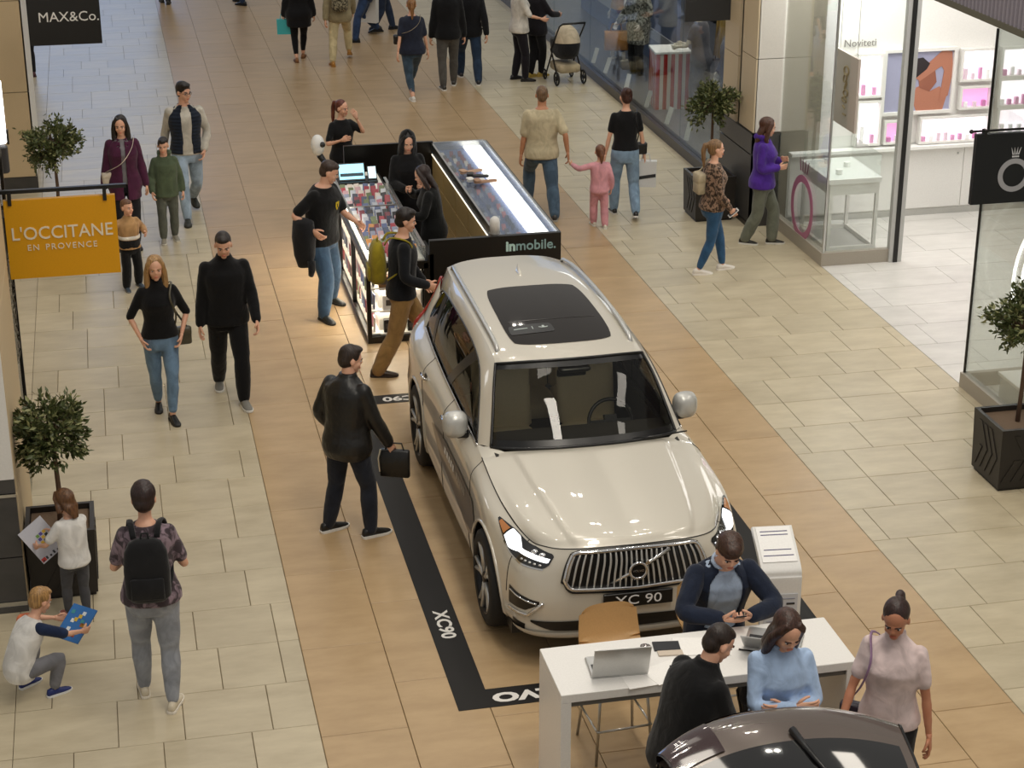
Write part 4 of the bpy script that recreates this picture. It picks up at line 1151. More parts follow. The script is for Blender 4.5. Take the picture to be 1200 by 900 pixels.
    rc = [(0, 1.94, 1.672), (0, 2.2, 1.712), (0, 2.8, 1.752), (0, 3.4, 1.756), (0, 4.0, 1.728), (0, 4.62, 1.668)]
    Rn = coons(wt, rr_, rc, rs, 24, 60)
    MB().grid(full(Rn)).build('roof', PM, root, True)
    if detail:
        # panoramic glass with rounded corners lying on the roof
        bv = BVHTree.FromPolygons([tuple(p) for p in full(Rn).reshape(-1, 3)], [(i * 47 + j, i * 47 + j + 1, (i + 1) * 47 + j + 1, (i + 1) * 47 + j) for i in range(59) for j in range(46)])
        def roof_patch(x0, x1, y0, y1, r, dz, bow=0.0, nx=28, ny=40):
            P = []
            for v in np.linspace(-1, 1, ny):
                row = []
                for u in np.linspace(-1, 1, nx):
                    hx, hy = (x1 - x0) / 2, (y1 - y0) / 2
                    # squircle mapping keeps rounded corners
                    k = 1 - .085 * (abs(u) * abs(v)) ** 3.5
                    x = (x0 + x1) / 2 + u * hx * k * (1 + .03 * (-v)); y = (y0 + y1) / 2 + v * hy * k + bow * (u * u)
                    h = bv.ray_cast(Vector((x, y, 3)), Vector((0, 0, -1)))
                    row.append((x, y, (h[0].z if h[0] else 1.7) + dz))
                P.append(row)
            return np.array(P)
        RP = roof_patch(-.425, .425, 2.2, 3.52, 1, .004, .03)
        MB().grid(RP).build('glass_roof', plain('roof_glass_black', hexc('1c1611'), .05, spec=.38), root, True)
        MB().tube([tuple(p) for p in RP[14, 2:-2] + [0, 0, .001]], .003, 4).build('glass_roof_joint', trim_b, root)
        MB().grid(roof_patch(-.40, -.03, 2.42, 2.60, 0, .007, .004, 14, 8)).build('roof_sticker', plain('sticker_black', hexc('070707'), .3), root, True)
        MB().grid(roof_patch(-.36, -.24, 2.515, 2.53, 0, .009, 0, 8, 3)).build('sticker_line', plain('sticker_pale', hexc('b9c4c0'), .4), root)
        MB().grid(roof_patch(-.205, -.198, 2.49, 2.55, 0, .009, 0, 3, 4)).build('sticker_line', plain('sticker_pale', hexc('b9c4c0'), .4), root)
        MB().grid(roof_patch(-.15, -.07, 2.505, 2.52, 0, .009, .012, 9, 3)).build('sticker_wing', plain('sticker_pale', hexc('b9c4c0'), .4), root)
        MB().grid(roof_patch(-.12, -.10, 2.51, 2.55, 0, .010, 0, 4, 4)).build('sticker_dot', plain('sticker_pale', hexc('b9c4c0'), .4), root)
        MB().add([(0.012 * a, 3.92 + b, c) for a, b, c in [(-1, -.09, 1.735), (1, -.09, 1.735), (1, .09, 1.735), (-1, .09, 1.735), (0, .075, 1.80), (0, .05, 1.80)]], [(0, 1, 5), (1, 2, 4, 5), (2, 3, 4), (3, 0, 5, 4)]).build('shark_fin', PM, root, True)
    for s in (1, -1):
        # pillar and cantrail strip
        n = 60; mid = (C_E + W_E) / 2 + np.array([.012, 0, .008])
        G = np.array([sided(W_E, s), sided(mid, s), sided(C_E, s)])
        MB().grid(G).build('roof_pillar', PM, root, True)
        tq = shell(np.zeros(12), np.linspace(10.0, 10.9, 12)); inn = catmull([(.66, 1.46, 1.132), (.70, 1.50, 1.138), (.75, 1.57, 1.137), (.80, 1.64, 1.12), (.83, 1.70, 1.112)], 12)
        MB().grid(sided(np.array([tq, (tq + inn) / 2 + [0, 0, .004], inn]), s)).build('cowl_corner', PM, root, True)
        # quarter pillar behind the side windows
        A, B, C2, D = np.array([.803, 4.22, 1.172]), np.array([.70, 4.74, 1.16]), C_E[-1], W_E[-1]
        g = np.array([[(1 - u) * ((1 - v) * A + v * D) + u * ((1 - v) * B + v * C2) + np.array([.03, .02, 0]) * math.sin(math.pi * u) * .8 for u in np.linspace(0, 1, 8)] for v in np.linspace(0, 1, 8)])
        MB().grid(sided(g, s)).build('rear_pillar', PM, root, True)
        # side glass, three panes with dark posts
        low = shell(np.zeros(80), np.linspace(10.85, 16.05, 80)) + [-.012, 0, .004]
        lo2, hi2 = catmull(low, 61), catmull(W_E + [-.006, 0, 0], 61)
        def pane(a, b, mm, name, off=0.0):
            i0, i1 = int(a * 60), int(b * 60)
            P = np.array([[(1 - v) * lo2[i] + v * hi2[i] + np.array([.022 * math.sin(math.pi * v) + off, 0, 0]) for i in range(i0, i1 + 1)] for v in np.linspace(0, 1, 8)])
            return MB().grid(sided(P, s)).build(name, mm, root, True)
        pane(0, .40, carglass, 'side_window'); pane(.425, .765, carglass_d, 'side_window'); pane(.79, 1, carglass_d, 'side_window')
        pane(.385, .435, trim_b, 'window_post', .003); pane(.75, .80, trim_b, 'window_post', .003)
        MB().tube(sided(lo2 + [.014, 0, .006], s), .008, 6).build('belt_trim', chromec, root, True)
        MB().tube(sided(hi2 + [.01, 0, 0], s), .006, 6).build('window_trim', trim_b, root, True)
        if detail:
            rl = C_E[(C_E[:, 1] > 2.28) & (C_E[:, 1] < 4.4)] + [-.045, 0, .045]
            rl = np.vstack([rl[0] + [0, -.06, -.045], rl, rl[-1] + [0, .06, -.045]])
            MB().tube(sided(rl, s), .017, 8, flat=(1.1, .8)).build('roof_rail', alloy, root, True)
        # tail lamp
        tl = [(.565, 4.615, 1.50), (.62, 4.675, 1.32), (.69, 4.755, 1.15), (.785, 4.775, 1.03), (.80, 4.80, .93)]
        MB().tube(sided(catmull(tl, 14), s), .035, 8).build('tail_lamp', plain('tail_red', hexc('a01818'), .15, coat=1), root, True)
        # door mirror
        if detail:
            mr = bpy.data.objects.new('door_mirror', None); COL.objects.link(mr); mr.parent = root
            b = MB(); mc = Vector((.955 * s, 1.97, 1.175))
            rings = []
            for v, kx, kz, dy in ((-1, .55, .55, 0), (-.85, .82, .85, 0), (-.4, .98, 1, 0), (.2, .95, .97, 0), (.7, .72, .75, 0), (.95, .4, .45, 0)):
                rings.append([(mc.x + .105 * kx * math.copysign(abs(math.cos(q)) ** .7, math.cos(q)), mc.y - v * .075, mc.z + .112 * kz * math.copysign(abs(math.sin(q)) ** .7, math.sin(q))) for q in np.linspace(0, 2 * math.pi, 25)[:-1]])
            b.loft(rings).build('housing', plain('mirror_silver', hexc('c2c2be'), .3, metal=.25, coat=.6), mr, True)
            MB().tube([(.85 * s, 1.95, 1.10), (.93 * s, 1.97, 1.085), (.96 * s, 1.98, 1.11)], [.035, .03, .035], 8).build('foot', trim_b, mr, True)
            for c, in ((12.25,), (13.85,)):
                P0 = shell([.98, .98], [c - .13, c + .13]) + shell_n([.98, .98], [c - .13, c + .13]) * .035
                MB().tube([shell([.98], [c - .15])[0] * [s, 1, 1], P0[0] * [s, 1, 1], P0[1] * [s, 1, 1], shell([.98], [c + .15])[0] * [s, 1, 1]], .013, 7, flat=(1, 1)).build('door_handle', chromec, root, True)
                MB().grid(sided(on_shell(c - .1, c + .1, lambda q: .86, lambda q: 1.1, .001, 6, 3), s)).build('handle_recess', trim_b, root)
    if tail:
        tr = shell(np.zeros(20), np.linspace(22, 18.2, 20)); rg = catmull(rr_, 20)
        g = np.array([(1 - v) * rg + v * tr + np.array([0, .03 * math.sin(math.pi * v), 0]) for v in np.linspace(0, 1, 8)])
        MB().grid(full(g)).build('rear_window', carglass_d, root, True)
    else:
        MB().box(-.6, .6, 3.7, 4.6, .62, .66).build('boot_floor', cabin, root)
    # interior
    MB().box(-.72, .72, 1.5, 4.3, .5, .56).build('cabin_floor', cabin, root)
    MB().prism([(1.42, .9), (1.42, 1.12), (1.62, 1.13), (1.98, 1.08), (2.05, .95), (2.0, .8)], -.74, .74, 'x').build('dashboard', cabin, root, True, angle=30)
    MB().box(-.77, -.73, 1.5, 4.3, .5, 1.06).build('door_lining', cabin, root); MB().box(.73, .77, 1.5, 4.3, .5, 1.06).build('door_lining', cabin, root)
    for x in (-.37, .37): seat(root, x, 2.65)
    for x in (-.45, 0, .45): seat(root, x, 3.5, .22)
    sw = bpy.data.objects.new('steering_wheel', None); COL.objects.link(sw); sw.parent = root
    M = Matrix.Translation((.37, 2.12, 1.02)) @ Matrix.Rotation(rad(65), 4, 'X')
    MB().tube([(.185 * math.cos(q), .185 * math.sin(q), 0) for q in np.linspace(0, 2 * math.pi, 29)], .016, 7, cap=False).xf(M).build('rim', trim_b, sw, True)
    MB().box(-.17, .17, -.02, .02, -.02, .01).box(-.05, .05, -.06, .06, -.05, .015).xf(M).build('spokes', trim_b, sw)
    MB().rbox(-.12, .12, 1.98, 2.02, 1.505, 1.565, .015).build('rear_view_mirror', trim_b, root, True)
    return root
cream = paint('cream_car_paint', hexc('cfc9bb'), .32, .10)
car = thing('car', 'cream white large SUV parked inside the black floor frame', 'car', (3.43, 11.42, 0))
make_car(car, cream)
# --- front of the cream car
def grow(c): return .30 + .02 * c
gt, gb = (lambda c: .22 + .03 * c + (max(0, c - 2.0) / .2) ** 2.2 * .16), (lambda c: 2.55 - .05 * c - (max(0, c - 1.8) / .4) ** 2.4 * .40)
def half_full(c0, c1, top, bot, off, nc, nr):
    P = on_shell(c0, c1, top, bot, off, nc, nr)
    return np.concatenate([(P[:, :0:-1] * FX), P], 1) if c0 == 0 else P
gr = bpy.data.objects.new('grille', None); COL.objects.link(gr); gr.parent = car
MB().grid(half_full(0, 2.2, gt, gb, .004, 20, 10)).build('backing', trim_b, gr, True)
P = half_full(0, 2.2, gt, gb, .02, 24, 12)
loop = np.concatenate([P[0], P[1:, -1], P[-1, ::-1][1:], P[::-1, 0][1:]])
MB().tube(loop, .015, 7, cap=False).build('frame', chromec, gr, True)
P2 = half_full(0, 2.27, lambda c: gt(min(c, 2.2)) - .10, lambda c: gb(min(c, 2.2)) + .12, .008, 24, 12)
loop2 = np.concatenate([P2[0], P2[1:, -1], P2[-1, ::-1][1:], P2[::-1, 0][1:]])
MB().tube(loop2, .010, 6, cap=False).build('outer_frame', trim_b, gr, True)
for k in range(-11, 12):
    c = abs(k) * .192; s = -1 if k < 0 else 1
    if c > 2.15: continue
    rr = np.linspace(gt(c) + .05, gb(c) - .05, 8); pts = shell(rr, np.full(8, c)) + shell_n(rr, np.full(8, c)) * .014
    MB().tube(sided(pts, s), [.006, .0085, .009, .009, .009, .009, .0085, .006], 6).build('bar', alloy, gr, True)
ce = Vector((0, .0, .785))
MB().tube([(-.235, .02, .665), (0, -.005, .785), (.245, .03, .915)], .0125, 5, flat=(.6, 1.2)).build('diagonal_bar', chromec, gr, True)
em = bpy.data.objects.new('emblem', None); COL.objects.link(em); em.parent = gr; em.location = ce
MB().tube([(.062 * math.cos(q), -.018, .062 * math.sin(q)) for q in np.linspace(0, 2 * math.pi, 33)], .011, 8, cap=False).build('ring', chromec, em, True)
MB().lathe([(.055, -.022), (.055, -.012), (.001, -.012)], 28, axis='y').build('disc', trim_b, em)
MB().prism([(.045, .05), (.075, .085), (.085, .045)], -.02, -.012).build('arrow', chromec, em)
text_obj('lettering', 'VOLVO', .026, chromec, em, face_m((0, -.0235, 0)), .001)
for s in (1, -1):
    hl = bpy.data.objects.new('headlight', None); COL.objects.link(hl); hl.parent = car
    ht, hb = pl([2.95, 3.1, 4.5, 6.0, 7.0], [.62, .42, .14, .16, .5]), pl([2.95, 3.1, 4.5, 5.4, 6.2, 7.0], [1.2, 1.50, 1.50, 1.32, 1.0, .62])
    MB().grid(sided(on_shell(2.95, 7.0, ht, hb, .006, 40, 8), s)).build('lens', plain('headlight_black', hexc('111215'), .06, coat=1), hl, True)
    mixr = lambda q: (lambda c: ht(c) * (1 - q) + hb(c) * q)
    # lit T: a bar along the middle, thick at the outer end
    dt, db = pl([3.05, 4.6, 5.0, 5.6, 6.1], [.34, .40, .42, .06, .10]), pl([3.05, 4.6, 5.0, 5.6, 6.1], [.62, .62, .64, .95, .86])
    f1 = lambda c: ht(c) + (hb(c) - ht(c)) * dt(c); f2 = lambda c: ht(c) + (hb(c) - ht(c)) * db(c)
    MB().grid(sided(on_shell(3.05, 6.1, f1, f2, .011, 40, 4), s)).build('daytime_lamp', lamp_on, hl, True)
    MB().grid(sided(on_shell(6.2, 6.8, mixr(.2), mixr(.85), .010, 8, 3), s)).build('indicator', plain('amber_lamp', hexc('b9763a'), .2, coat=1), hl, True)
    for c in (3.6, 4.2):
        p = shell([ht(c) * .78 + hb(c) * .22], [c])[0] * [s, 1, 1]
        MB().ell(tuple(p), (.03, .025, .016)).build('projector', chromec, hl, True)
    for c in (3.35, 3.65, 3.95, 4.25, 4.55):
        p = shell([ht(c) * .19 + hb(c) * .81], [c])[0] * [s, 1, 1]
        MB().ell(tuple(p), (.016, .014, .008), 8, 6).build('led', alloy, hl, True)
    P = on_shell(3.1, 6.0, lambda c: hb(c) + .02, lambda c: hb(c) + .1, .004, 30, 3)
    MB().grid(sided(P, s)).build('chrome_edge', chromec, hl, True)
    # lower vent with chrome hook
    vt, vb = pl([3.2, 4.9], [2.9, 2.6]), pl([3.2, 4.9], [3.55, 3.75])
    vn = MB().grid(sided(on_shell(2.9, 4.95, pl([2.9, 4.95], [3.0, 2.8]), pl([2.9, 3.6, 4.95], [3.15, 3.55, 3.65]), .003, 24, 6), s)).build('bumper_vent', trim_b, car, True)
    Cq = np.linspace(3.0, 4.85, 18)
    MB().tube(sided(shell(np.interp(Cq, [3, 4.85], [3.12, 2.95]), Cq) + shell_n(np.interp(Cq, [3, 4.85], [3.12, 2.95]), Cq) * .008, s), .007, 6).build('vent_blade', chromec, vn, True)
    Cq = np.concatenate([np.linspace(4.9, 3.4, 14), np.linspace(3.3, 2.75, 5)]); Rq = np.concatenate([np.interp(np.linspace(4.9, 3.4, 14), [3.4, 4.9], [3.72, 3.85]), np.linspace(3.6, 3.05, 5)])
    MB().tube(sided(shell(Rq, Cq) + shell_n(Rq, Cq) * .012, s), .013, 7).build('vent_hook', chromec, vn, True)
    MB().grid(sided(on_shell(3.6, 4.7, lambda c: 4.35, lambda c: 4.75, .003, 16, 3), s)).build('fog_lamp', trim_b, car, True)
    # sponsor-like side stripe: dark grey lettering field along the doors
    st = MB().grid(sided(on_shell(9.2, 13.2, pl([9.2, 9.6, 12.3, 13.2], [2.4, 1.7, 1.75, 2.1]), pl([9.2, 10, 12.5, 13.2], [2.9, 3.5, 2.9, 2.15]), .007, 60, 8), s)).build('side_decal', plain('decal_taupe', hexc('6e6357'), .3, coat=.6), car, True)
MB().grid(half_full(0, 3.3, lambda c: 3.82 + .05 * c, pl([0, 2.4, 3.3], [4.5, 4.5, 4.1]), .008, 24, 8)).build('lower_intake', trim_b, car, True)
P = half_full(0, 4.6, lambda c: 4.55 + .02 * c, lambda c: 5.1, .016, 40, 6)
MB().grid(P).build('skid_plate', plain('skid_silver', hexc('c9c6bd'), .3, metal=.2), car, True)
pb = bpy.data.objects.new('number_plate', None); COL.objects.link(pb); pb.parent = car; pb.location = (0, -.03, .568)
MB().rbox(-.26, .26, -.012, .012, -.057, .057, .01).build('board', plain('plate_black', hexc('0d0d0d'), .3), pb)
text_obj('lettering', 'XC 90', .105, plain('plate_white', hexc('e8e8e8'), .4), pb, face_m((0, -.014, -.003)), .001, sx=1.25)
for k in range(12):
    if k == 5: continue
    c = 12.3 - k * .135
    MB().grid(sided(on_shell(c - .045, c + .045, lambda q: 1.98, lambda q: 2.26, .010, 4, 3), -1)).build('decal_mark', whitev if k < 5 else plain('decal_pale', hexc('a39c92'), .4), car)
for s in (-.28, .34):
    MB().tube([(s, 1.40, 1.172), (s + .2, 1.395, 1.185), (s + .46, 1.43, 1.19)], [.012, .009, .006], 6).build('wiper', trim_b, car, True)
# --- second car: dark, its tailgate raised
brown = paint('brown_car_paint', hexc('5c5048'), .2, .3)
car2 = thing('car', 'dark brown car with its tailgate raised at bottom edge', 'car', (3.12, 3.05, 0))
car2.scale = (.9, .92, .93)
make_car(car2, brown, detail=False, tail=False)
tg = bpy.data.objects.new('tailgate', None); COL.objects.link(tg); tg.parent = car2
def tgp(w, l):
    """point of the raised tailgate: w -1..1 across, l 0 (hinge) .. 1 (lower edge)"""
    prof = catmull([(6.98, 1.62), (7.25, 1.705), (7.52, 1.765), (7.78, 1.795), (7.93, 1.785), (8.0, 1.74), (8.01, 1.68)], 61)
    f = l * 60; i = min(59, int(f)); y, z = prof[i] * (1 - f + i) + prof[i + 1] * (f - i)
    hw = np.interp(l, [0, .35, .7, 1], [.56, .62, .67, .66])
    y -= .27 * abs(w) ** 2.6 * l; z -= .075 * w * w
    X, Y, Z = 3.13 + w * hw, y, z
    return ((X - 3.12) / .9, (Y - 3.05) / .92, Z / .93)
def tgrid(w0, w1, l0, l1, off=0.0, nw=24, nl=20):
    return np.array([[np.array(tgp(w, l)) + [0, 0, off] for w in np.linspace(w0, w1, nw)] for l in np.linspace(l0, l1, nl)])
MB().grid(tgrid(-1, 1, 0, 1)).grid(tgrid(-1, 1, 0, 1, -.05)).build('panel', brown, tg, True)
MB().grid(tgrid(-.9, .9, .04, .40, .006)).build('rear_window', plain('rear_glass_black', hexc('0e0e0f'), .05, coat=.8), tg, True)
MB().grid(tgrid(-1.0, -.98, 0, 1, .004)).grid(tgrid(.98, 1, 0, 1, .004)).build('seal', trim_b, tg)
lampd = plain('tail_lamp_dark', hexc('2a0b0b'), .08, coat=1)
for a, b in ((-.99, -.12), (.55, .97)):
    MB().grid(tgrid(a, b, .80, .97, .010)).build('tail_lamp', lampd, tg, True)
MB().grid(tgrid(-.99, -.55, .42, .80, .008)).build('tail_lamp', lampd, tg, True)
MB().grid(tgrid(-.12, .55, .84, .99, .008)).build('plate_recess', plain('garnish_grey', hexc('a8a39c'), .3, metal=.4), tg, True)
MB().grid(tgrid(.02, .40, .87, .96, .012)).build('number_plate', plain('plate_lilac', hexc('b9b2c6'), .3), tg, True)
p0, p1, p2 = (np.array(tgp(w, l)) + [0, 0, .02] for w, l in ((.05, .44), (.12, .30), (.3, .12)))
MB().tube([p0, p1, p2], [.025, .014, .008], 7).build('wiper', trim_b, tg, True)
p = [np.array(tgp(w, 1)) + [0, 0.005, .004] for w in np.linspace(-1, 1, 30)]
MB().tube(p, .014, 7).build('edge_trim', trim_b, tg, True)
for w in (-.93, .93):
    a = np.array(tgp(w, .35)) + [0, 0, -.05]; MB().tube([a, (a[0] * 1.02, 4.62, 1.15)], .013, 7).build('gas_strut', trim_b, tg, True)
# ------------------------------------------------------------------ people: builder
TMP = bpy.data.scenes.new('work'); JOBS = []
_clouds = bpy.data.textures.new('folds', 'CLOUDS'); _clouds.noise_scale = .14; _clouds.noise_depth = 2
def blob(mb, vox, smooth=4, folds=0.0):
    """queue a set of overlapping shapes to be fused into one continuous surface"""
    me = mb.mesh('tmp')
    bm = bmesh.new(); bm.from_mesh(me); bmesh.ops.recalc_face_normals(bm, faces=bm.faces); bm.to_mesh(me); bm.free()
    o = bpy.data.objects.new('tmp', me); TMP.collection.objects.link(o)
    r = o.modifiers.new('r', 'REMESH'); r.mode = 'VOXEL'; r.voxel_size = vox
    s = o.modifiers.new('s', 'SMOOTH'); s.factor = .5; s.iterations = smooth
    if folds:
        d = o.modifiers.new('d', 'DISPLACE'); d.texture = _clouds; d.strength = folds; d.mid_level = .5; d.texture_coords = 'LOCAL'
    return o
def job(name, parent, blobs, mats, extra=None):
    JOBS.append((name, parent, blobs, mats, extra))
def finish_jobs():
    vl = TMP.view_layers[0]; vl.update(); dg = vl.depsgraph
    for name, parent, blobs, mats, extra in JOBS:
        bm = bmesh.new()
        for o, mi in blobs:
            me = bpy.data.meshes.new_from_object(o.evaluated_get(dg), depsgraph=dg)
            k = len(bm.faces); bm.from_mesh(me); bpy.data.meshes.remove(me)
            if mi:
                bm.faces.ensure_lookup_table()
                for f in bm.faces[k:]: f.material_index = mi
        if extra is not None and extra.n:
            me = extra.mesh('x'); me.polygons.foreach_set('material_index', extra.m)
            b2 = bmesh.new(); b2.from_mesh(me); bmesh.ops.recalc_face_normals(b2, faces=b2.faces); b2.to_mesh(me); b2.free()
            bm.from_mesh(me); bpy.data.meshes.remove(me)
        me = bpy.data.meshes.new(name); 
        for m in mats: me.materials.append(m)
        bm.to_mesh(me); bm.free(); shade(me)
        link(name, me, parent)
    for o in list(TMP.objects):
        m = o.data; bpy.data.objects.remove(o); bpy.data.meshes.remove(m)
    bpy.data.scenes.remove(TMP)
def rotm(ax, deg): return np.array(Matrix.Rotation(rad(deg), 3, ax))
def ik(a, c, l1, l2, pole):
    a, c, pole = (np.asarray(q, float) for q in (a, c, pole)); d = c - a; L = np.linalg.norm(d); M = (l1 + l2) * .998
    if L > M: c = a + d / L * M; d = c - a; L = M
    d = d / L; x = (l1 * l1 - l2 * l2 + L * L) / (2 * L); hgt = math.sqrt(max(0, l1 * l1 - x * x))
    p = pole - d * (pole @ d); p /= np.linalg.norm(p) + 1e-9
    return a + d * x + p * hgt, c
def smooth01(t): t = min(1, max(0, t)); return t * t * (3 - 2 * t)
FIG = {'m': dict(sh=.112, hips=(.094, .066), waist=(.085, .062), chest=(.100, .069), arm=1.0, leg=1.0, neck=.034),
       'f': dict(sh=.098, hips=(.098, .070), waist=(.075, .056), chest=(.088, .066), arm=.84, leg=.98, neck=.028),
       'c': dict(sh=.098, hips=(.085, .066), waist=(.083, .064), chest=(.090, .066), arm=.9, leg=.92, neck=.033)}
SKIN_T = {}
def hand_mesh(mb, W, d, palm, side, hs, curl, mi=0):
    """palm and five bent fingers growing from the wrist W along d; palm = direction the palm faces"""
    d = d / np.linalg.norm(d); palm = palm - d * (palm @ d); palm /= np.linalg.norm(palm) + 1e-9
    across = np.cross(d, palm) * side                       # points to the thumb side
    P = lambda x, y, z: W + hs * (across * x + palm * y + d * z)
    rings = []
    for z, w, t in ((-.02, .026, .021), (.01, .030, .019), (.045, .040, .017), (.085, .041, .014), (.097, .036, .011)):
        rings.append([P(w * math.cos(q), t * math.sin(q), z) for q in np.linspace(0, 2 * math.pi, 13)[:-1]])
    mb.loft(rings, mi)
    for k, (x, L, r) in enumerate(((.031, .072, .0088), (.0105, .080, .0092), (-.0105, .075, .0088), (-.031, .060, .0078))):
        pts = [P(x, 0, .075)]; a = 0; pos = np.array([x, 0.0, .092])
        pts.append(P(*pos))
        for j, f in enumerate((.45, .32, .26)):
            a += rad(curl * (.55 if j == 0 else 1.0) + k * 3)
            pos = pos + np.array([x * .04, math.sin(a), math.cos(a)]) * L * f
            pts.append(P(*pos))
        mb.tube(pts, [r * hs, r * 1.05 * hs, r * hs, r * .95 * hs, r * .7 * hs], 7, mi)
    pts = [P(.022, .004, .015), P(.046, .012, .04), P(.058, .020 + curl * .0003, .070), P(.055, .030 + curl * .0005, .093)]
    mb.tube(pts, [.013 * hs, .0115 * hs, .010 * hs, .0075 * hs], 7, mi)
def person(label, pos, yaw, h, kind='m', feet=None, hands=('down', 'down'), lean=(0, 0, 0), head=(0, 0), top=None, outer=None, bottom=None, shoes=('222222', 'e8e6e0'),
           hair=('short', '2a211c'), sk='dcac90', drop=0, poles=(None, None), extras=None, group=None, seat=None, cat='person', headless=False, curl=(26, 26), palms=(None, None), hip=(0, 0), toe=(None, None), fat=1.0, knees=None, sleeves_col=None, bands=None, collar=None, name='person', glasses=False, bare=False):
    t = thing(name, label, cat, (pos[0], pos[1], 0), rad(yaw), group)
    g = FIG[kind]; child = kind == 'c'; hs = h / 1.75
    dist = math.hypot(*pos); vox = .0115 if dist < 15 else (.0135 if dist < 24 else .018)
    if child: vox *= .85
    cy_, sy_ = math.cos(rad(yaw)), math.sin(rad(yaw))
    def loc(p):  # world xy -> local
        dx, dy = p[0] - pos[0], p[1] - pos[1]
        return (dx * cy_ + dy * sy_, -dx * sy_ + dy * cy_)
    HH = (.130 if not child else .130 + .06 * max(0, min(1, (1.45 - h) / .6))) * h      # head height
    k_leg = 1.0 if not child else .93
    LT, LS, AK = .238 * h * k_leg, .222 * h * k_leg, .042 * h
    hipz0 = LT + LS + AK
    up = (h - HH - hipz0) / (h * .37)                        # stretch of the trunk so that everything adds up to h
    # feet
    if feet is None: F = [np.array([-.055 * h, 0, 0]), np.array([.055 * h, 0, 0])]
    else:
        q = [loc(p) for p in feet]
        if q[0][0] > q[1][0]: q = q[::-1]; swap = True
        else: swap = False
        lifts = [p[2] if len(p) > 2 else 0 for p in feet]
        if swap: lifts = lifts[::-1]
        F = [np.array([min(q[0][0], -.02 * h), q[0][1], lifts[0]]), np.array([max(q[1][0], .02 * h), q[1][1], lifts[1]])]
    hj = .052 * h
    pel = np.array([hip[0], hip[1], hipz0 - drop])
    if seat is not None: pel[2] = seat
    else:
        while True:
            ok = True
            for s, f in zip((-1, 1), F):
                a = f + [0, 0, AK]
                if np.linalg.norm(pel + [s * hj, 0, 0] - a) > (LT + LS) * .997: ok = False
            if ok or pel[2] < .2 * h: break
            pel[2] -= .004 * h
    # spine
    ln, sd, tw = lean
    zs = np.linspace(-.06 * h, (h - HH - hipz0), 40); SP = []
    p = pel + [0, 0, zs[0]]; prev = zs[0]
    for z in zs:
        a = smooth01((z + .02 * h) / (.22 * h)); Rz = rotm('Z', tw * smooth01(z / (.28 * h))) @ rotm('X', -ln * a) @ rotm('Y', sd * a)
        p = p + Rz @ np.array([0, 0, z - prev]); prev = z; SP.append((p.copy(), Rz))
    def sp(z):
        i = min(39, max(0, int(round((z - zs[0]) / (zs[1] - zs[0]))))); return SP[i]
    U = h * up
    prof = [(-.055 * h, g['hips'][0] * .80, g['hips'][1] * .85, 0), (-.02 * h, g['hips'][0] * .97, g['hips'][1], -.004), (.03 * U, *g['hips'], -.006), (.075 * U, (g['hips'][0] + g['waist'][0]) / 2, (g['hips'][1] + g['waist'][1]) / 2, 0), (.115 * U, *g['waist'], .002),
            (.17 * U, (g['waist'][0] + g['chest'][0]) / 2, (g['waist'][1] + g['chest'][1]) / 2, .002), (.225 * U, g['chest'][0], g['chest'][1] * (1.10 if kind == 'f' else 1), .010 if kind == 'f' else .003), (.268 * U, g['chest'][0] * .99, g['chest'][1] * .93, 0), (.298 * U, g['sh'] * .82, g['chest'][1] * .76, -.006), (.320 * U, g['sh'] * .60, g['chest'][1] * .64, -.007), (.338 * U, g['neck'] * 1.38, g['neck'] * 1.3, -.006), (.350 * U, g['neck'] * 1.08, g['neck'] * 1.08, -.004)]
    def torso(mb, off, z0=None, z1=None, flare=0.0, gap=None, n=22, offb=None):
        rings = []
        zz = [q for q in prof if (z0 is None or q[0] > z0 + .01 * h) and (z1 is None or q[0] < z1)]
        f = lambda z, k: float(np.interp(z, [q[0] for q in prof], [q[k] for q in prof]))
        Z = ([z0] if z0 is not None else []) + [q[0] for q in zz] + ([z1] if z1 is not None else [])
        for z in Z:
            c, R = sp(z) if z >= zs[0] else (SP[0][0] + [0, 0, z - zs[0]], SP[0][1])
            fl = flare * smooth01((.10 * h - z) / (.14 * h))
            rx, ry, cy = f(z, 1) * h * fat + off + fl, f(z, 2) * h * (fat * 1.0) + off + fl, f(z, 3) * h
            if z > .33 * U: rx, ry = rx - off * .55, ry - off * .45
            qs = np.linspace(0, 2 * math.pi, n + 1)[:-1] if gap is None else np.linspace(rad(90 + gap), rad(450 - gap), n)
            ring = [c + R @ np.array([rx * math.copysign(abs(math.cos(q)) ** .9, math.cos(q)), cy + ry * math.copysign(abs(math.sin(q)) ** .9, math.sin(q)), 0]) for q in qs]
            rings.append(ring)
        if gap is None: mb.loft(rings)
        return rings
    # arms
    shz = .292 * U; arms = []
    for i, s in enumerate((-1, 1)):
        c, R = sp(shz); S = c + R @ np.array([s * (g['sh'] * h - .012 * h), -.004 * h, 0])
        tgt = hands[i]; A1, A2 = .168 * h, .145 * h
        pole = np.array([s * .5, -1, -.3])
        pn = None
        if isinstance(tgt, str):
            T = {'down': (s * .150, .015, .485), 'fwd': (s * .140, .13, .52), 'back': (s * .145, -.10, .50), 'pocket': (s * .115, .055, .525), 'front': (s * .03, .13, .56)}[tgt]
            if tgt == 'pocket': pole = np.array([s * 1.0, -1.2, 0])
            T = np.array(T) * h
            T = T + [pel[0], pel[1], pel[2] - hipz0]
            if ln: T = T + [0, .25 * h * math.sin(rad(ln)) * .8, 0]
        else: T = np.array(tgt, float) * h
        if poles[i] is not None: pole = np.array(poles[i], float)
        E, T = ik(S, T, A1, A2, R @ pole if poles[i] is None else pole)
        arms.append((S, E, T))
    RA = [.0295, .0275, .0235, .0205, .0225, .0185, .0145]
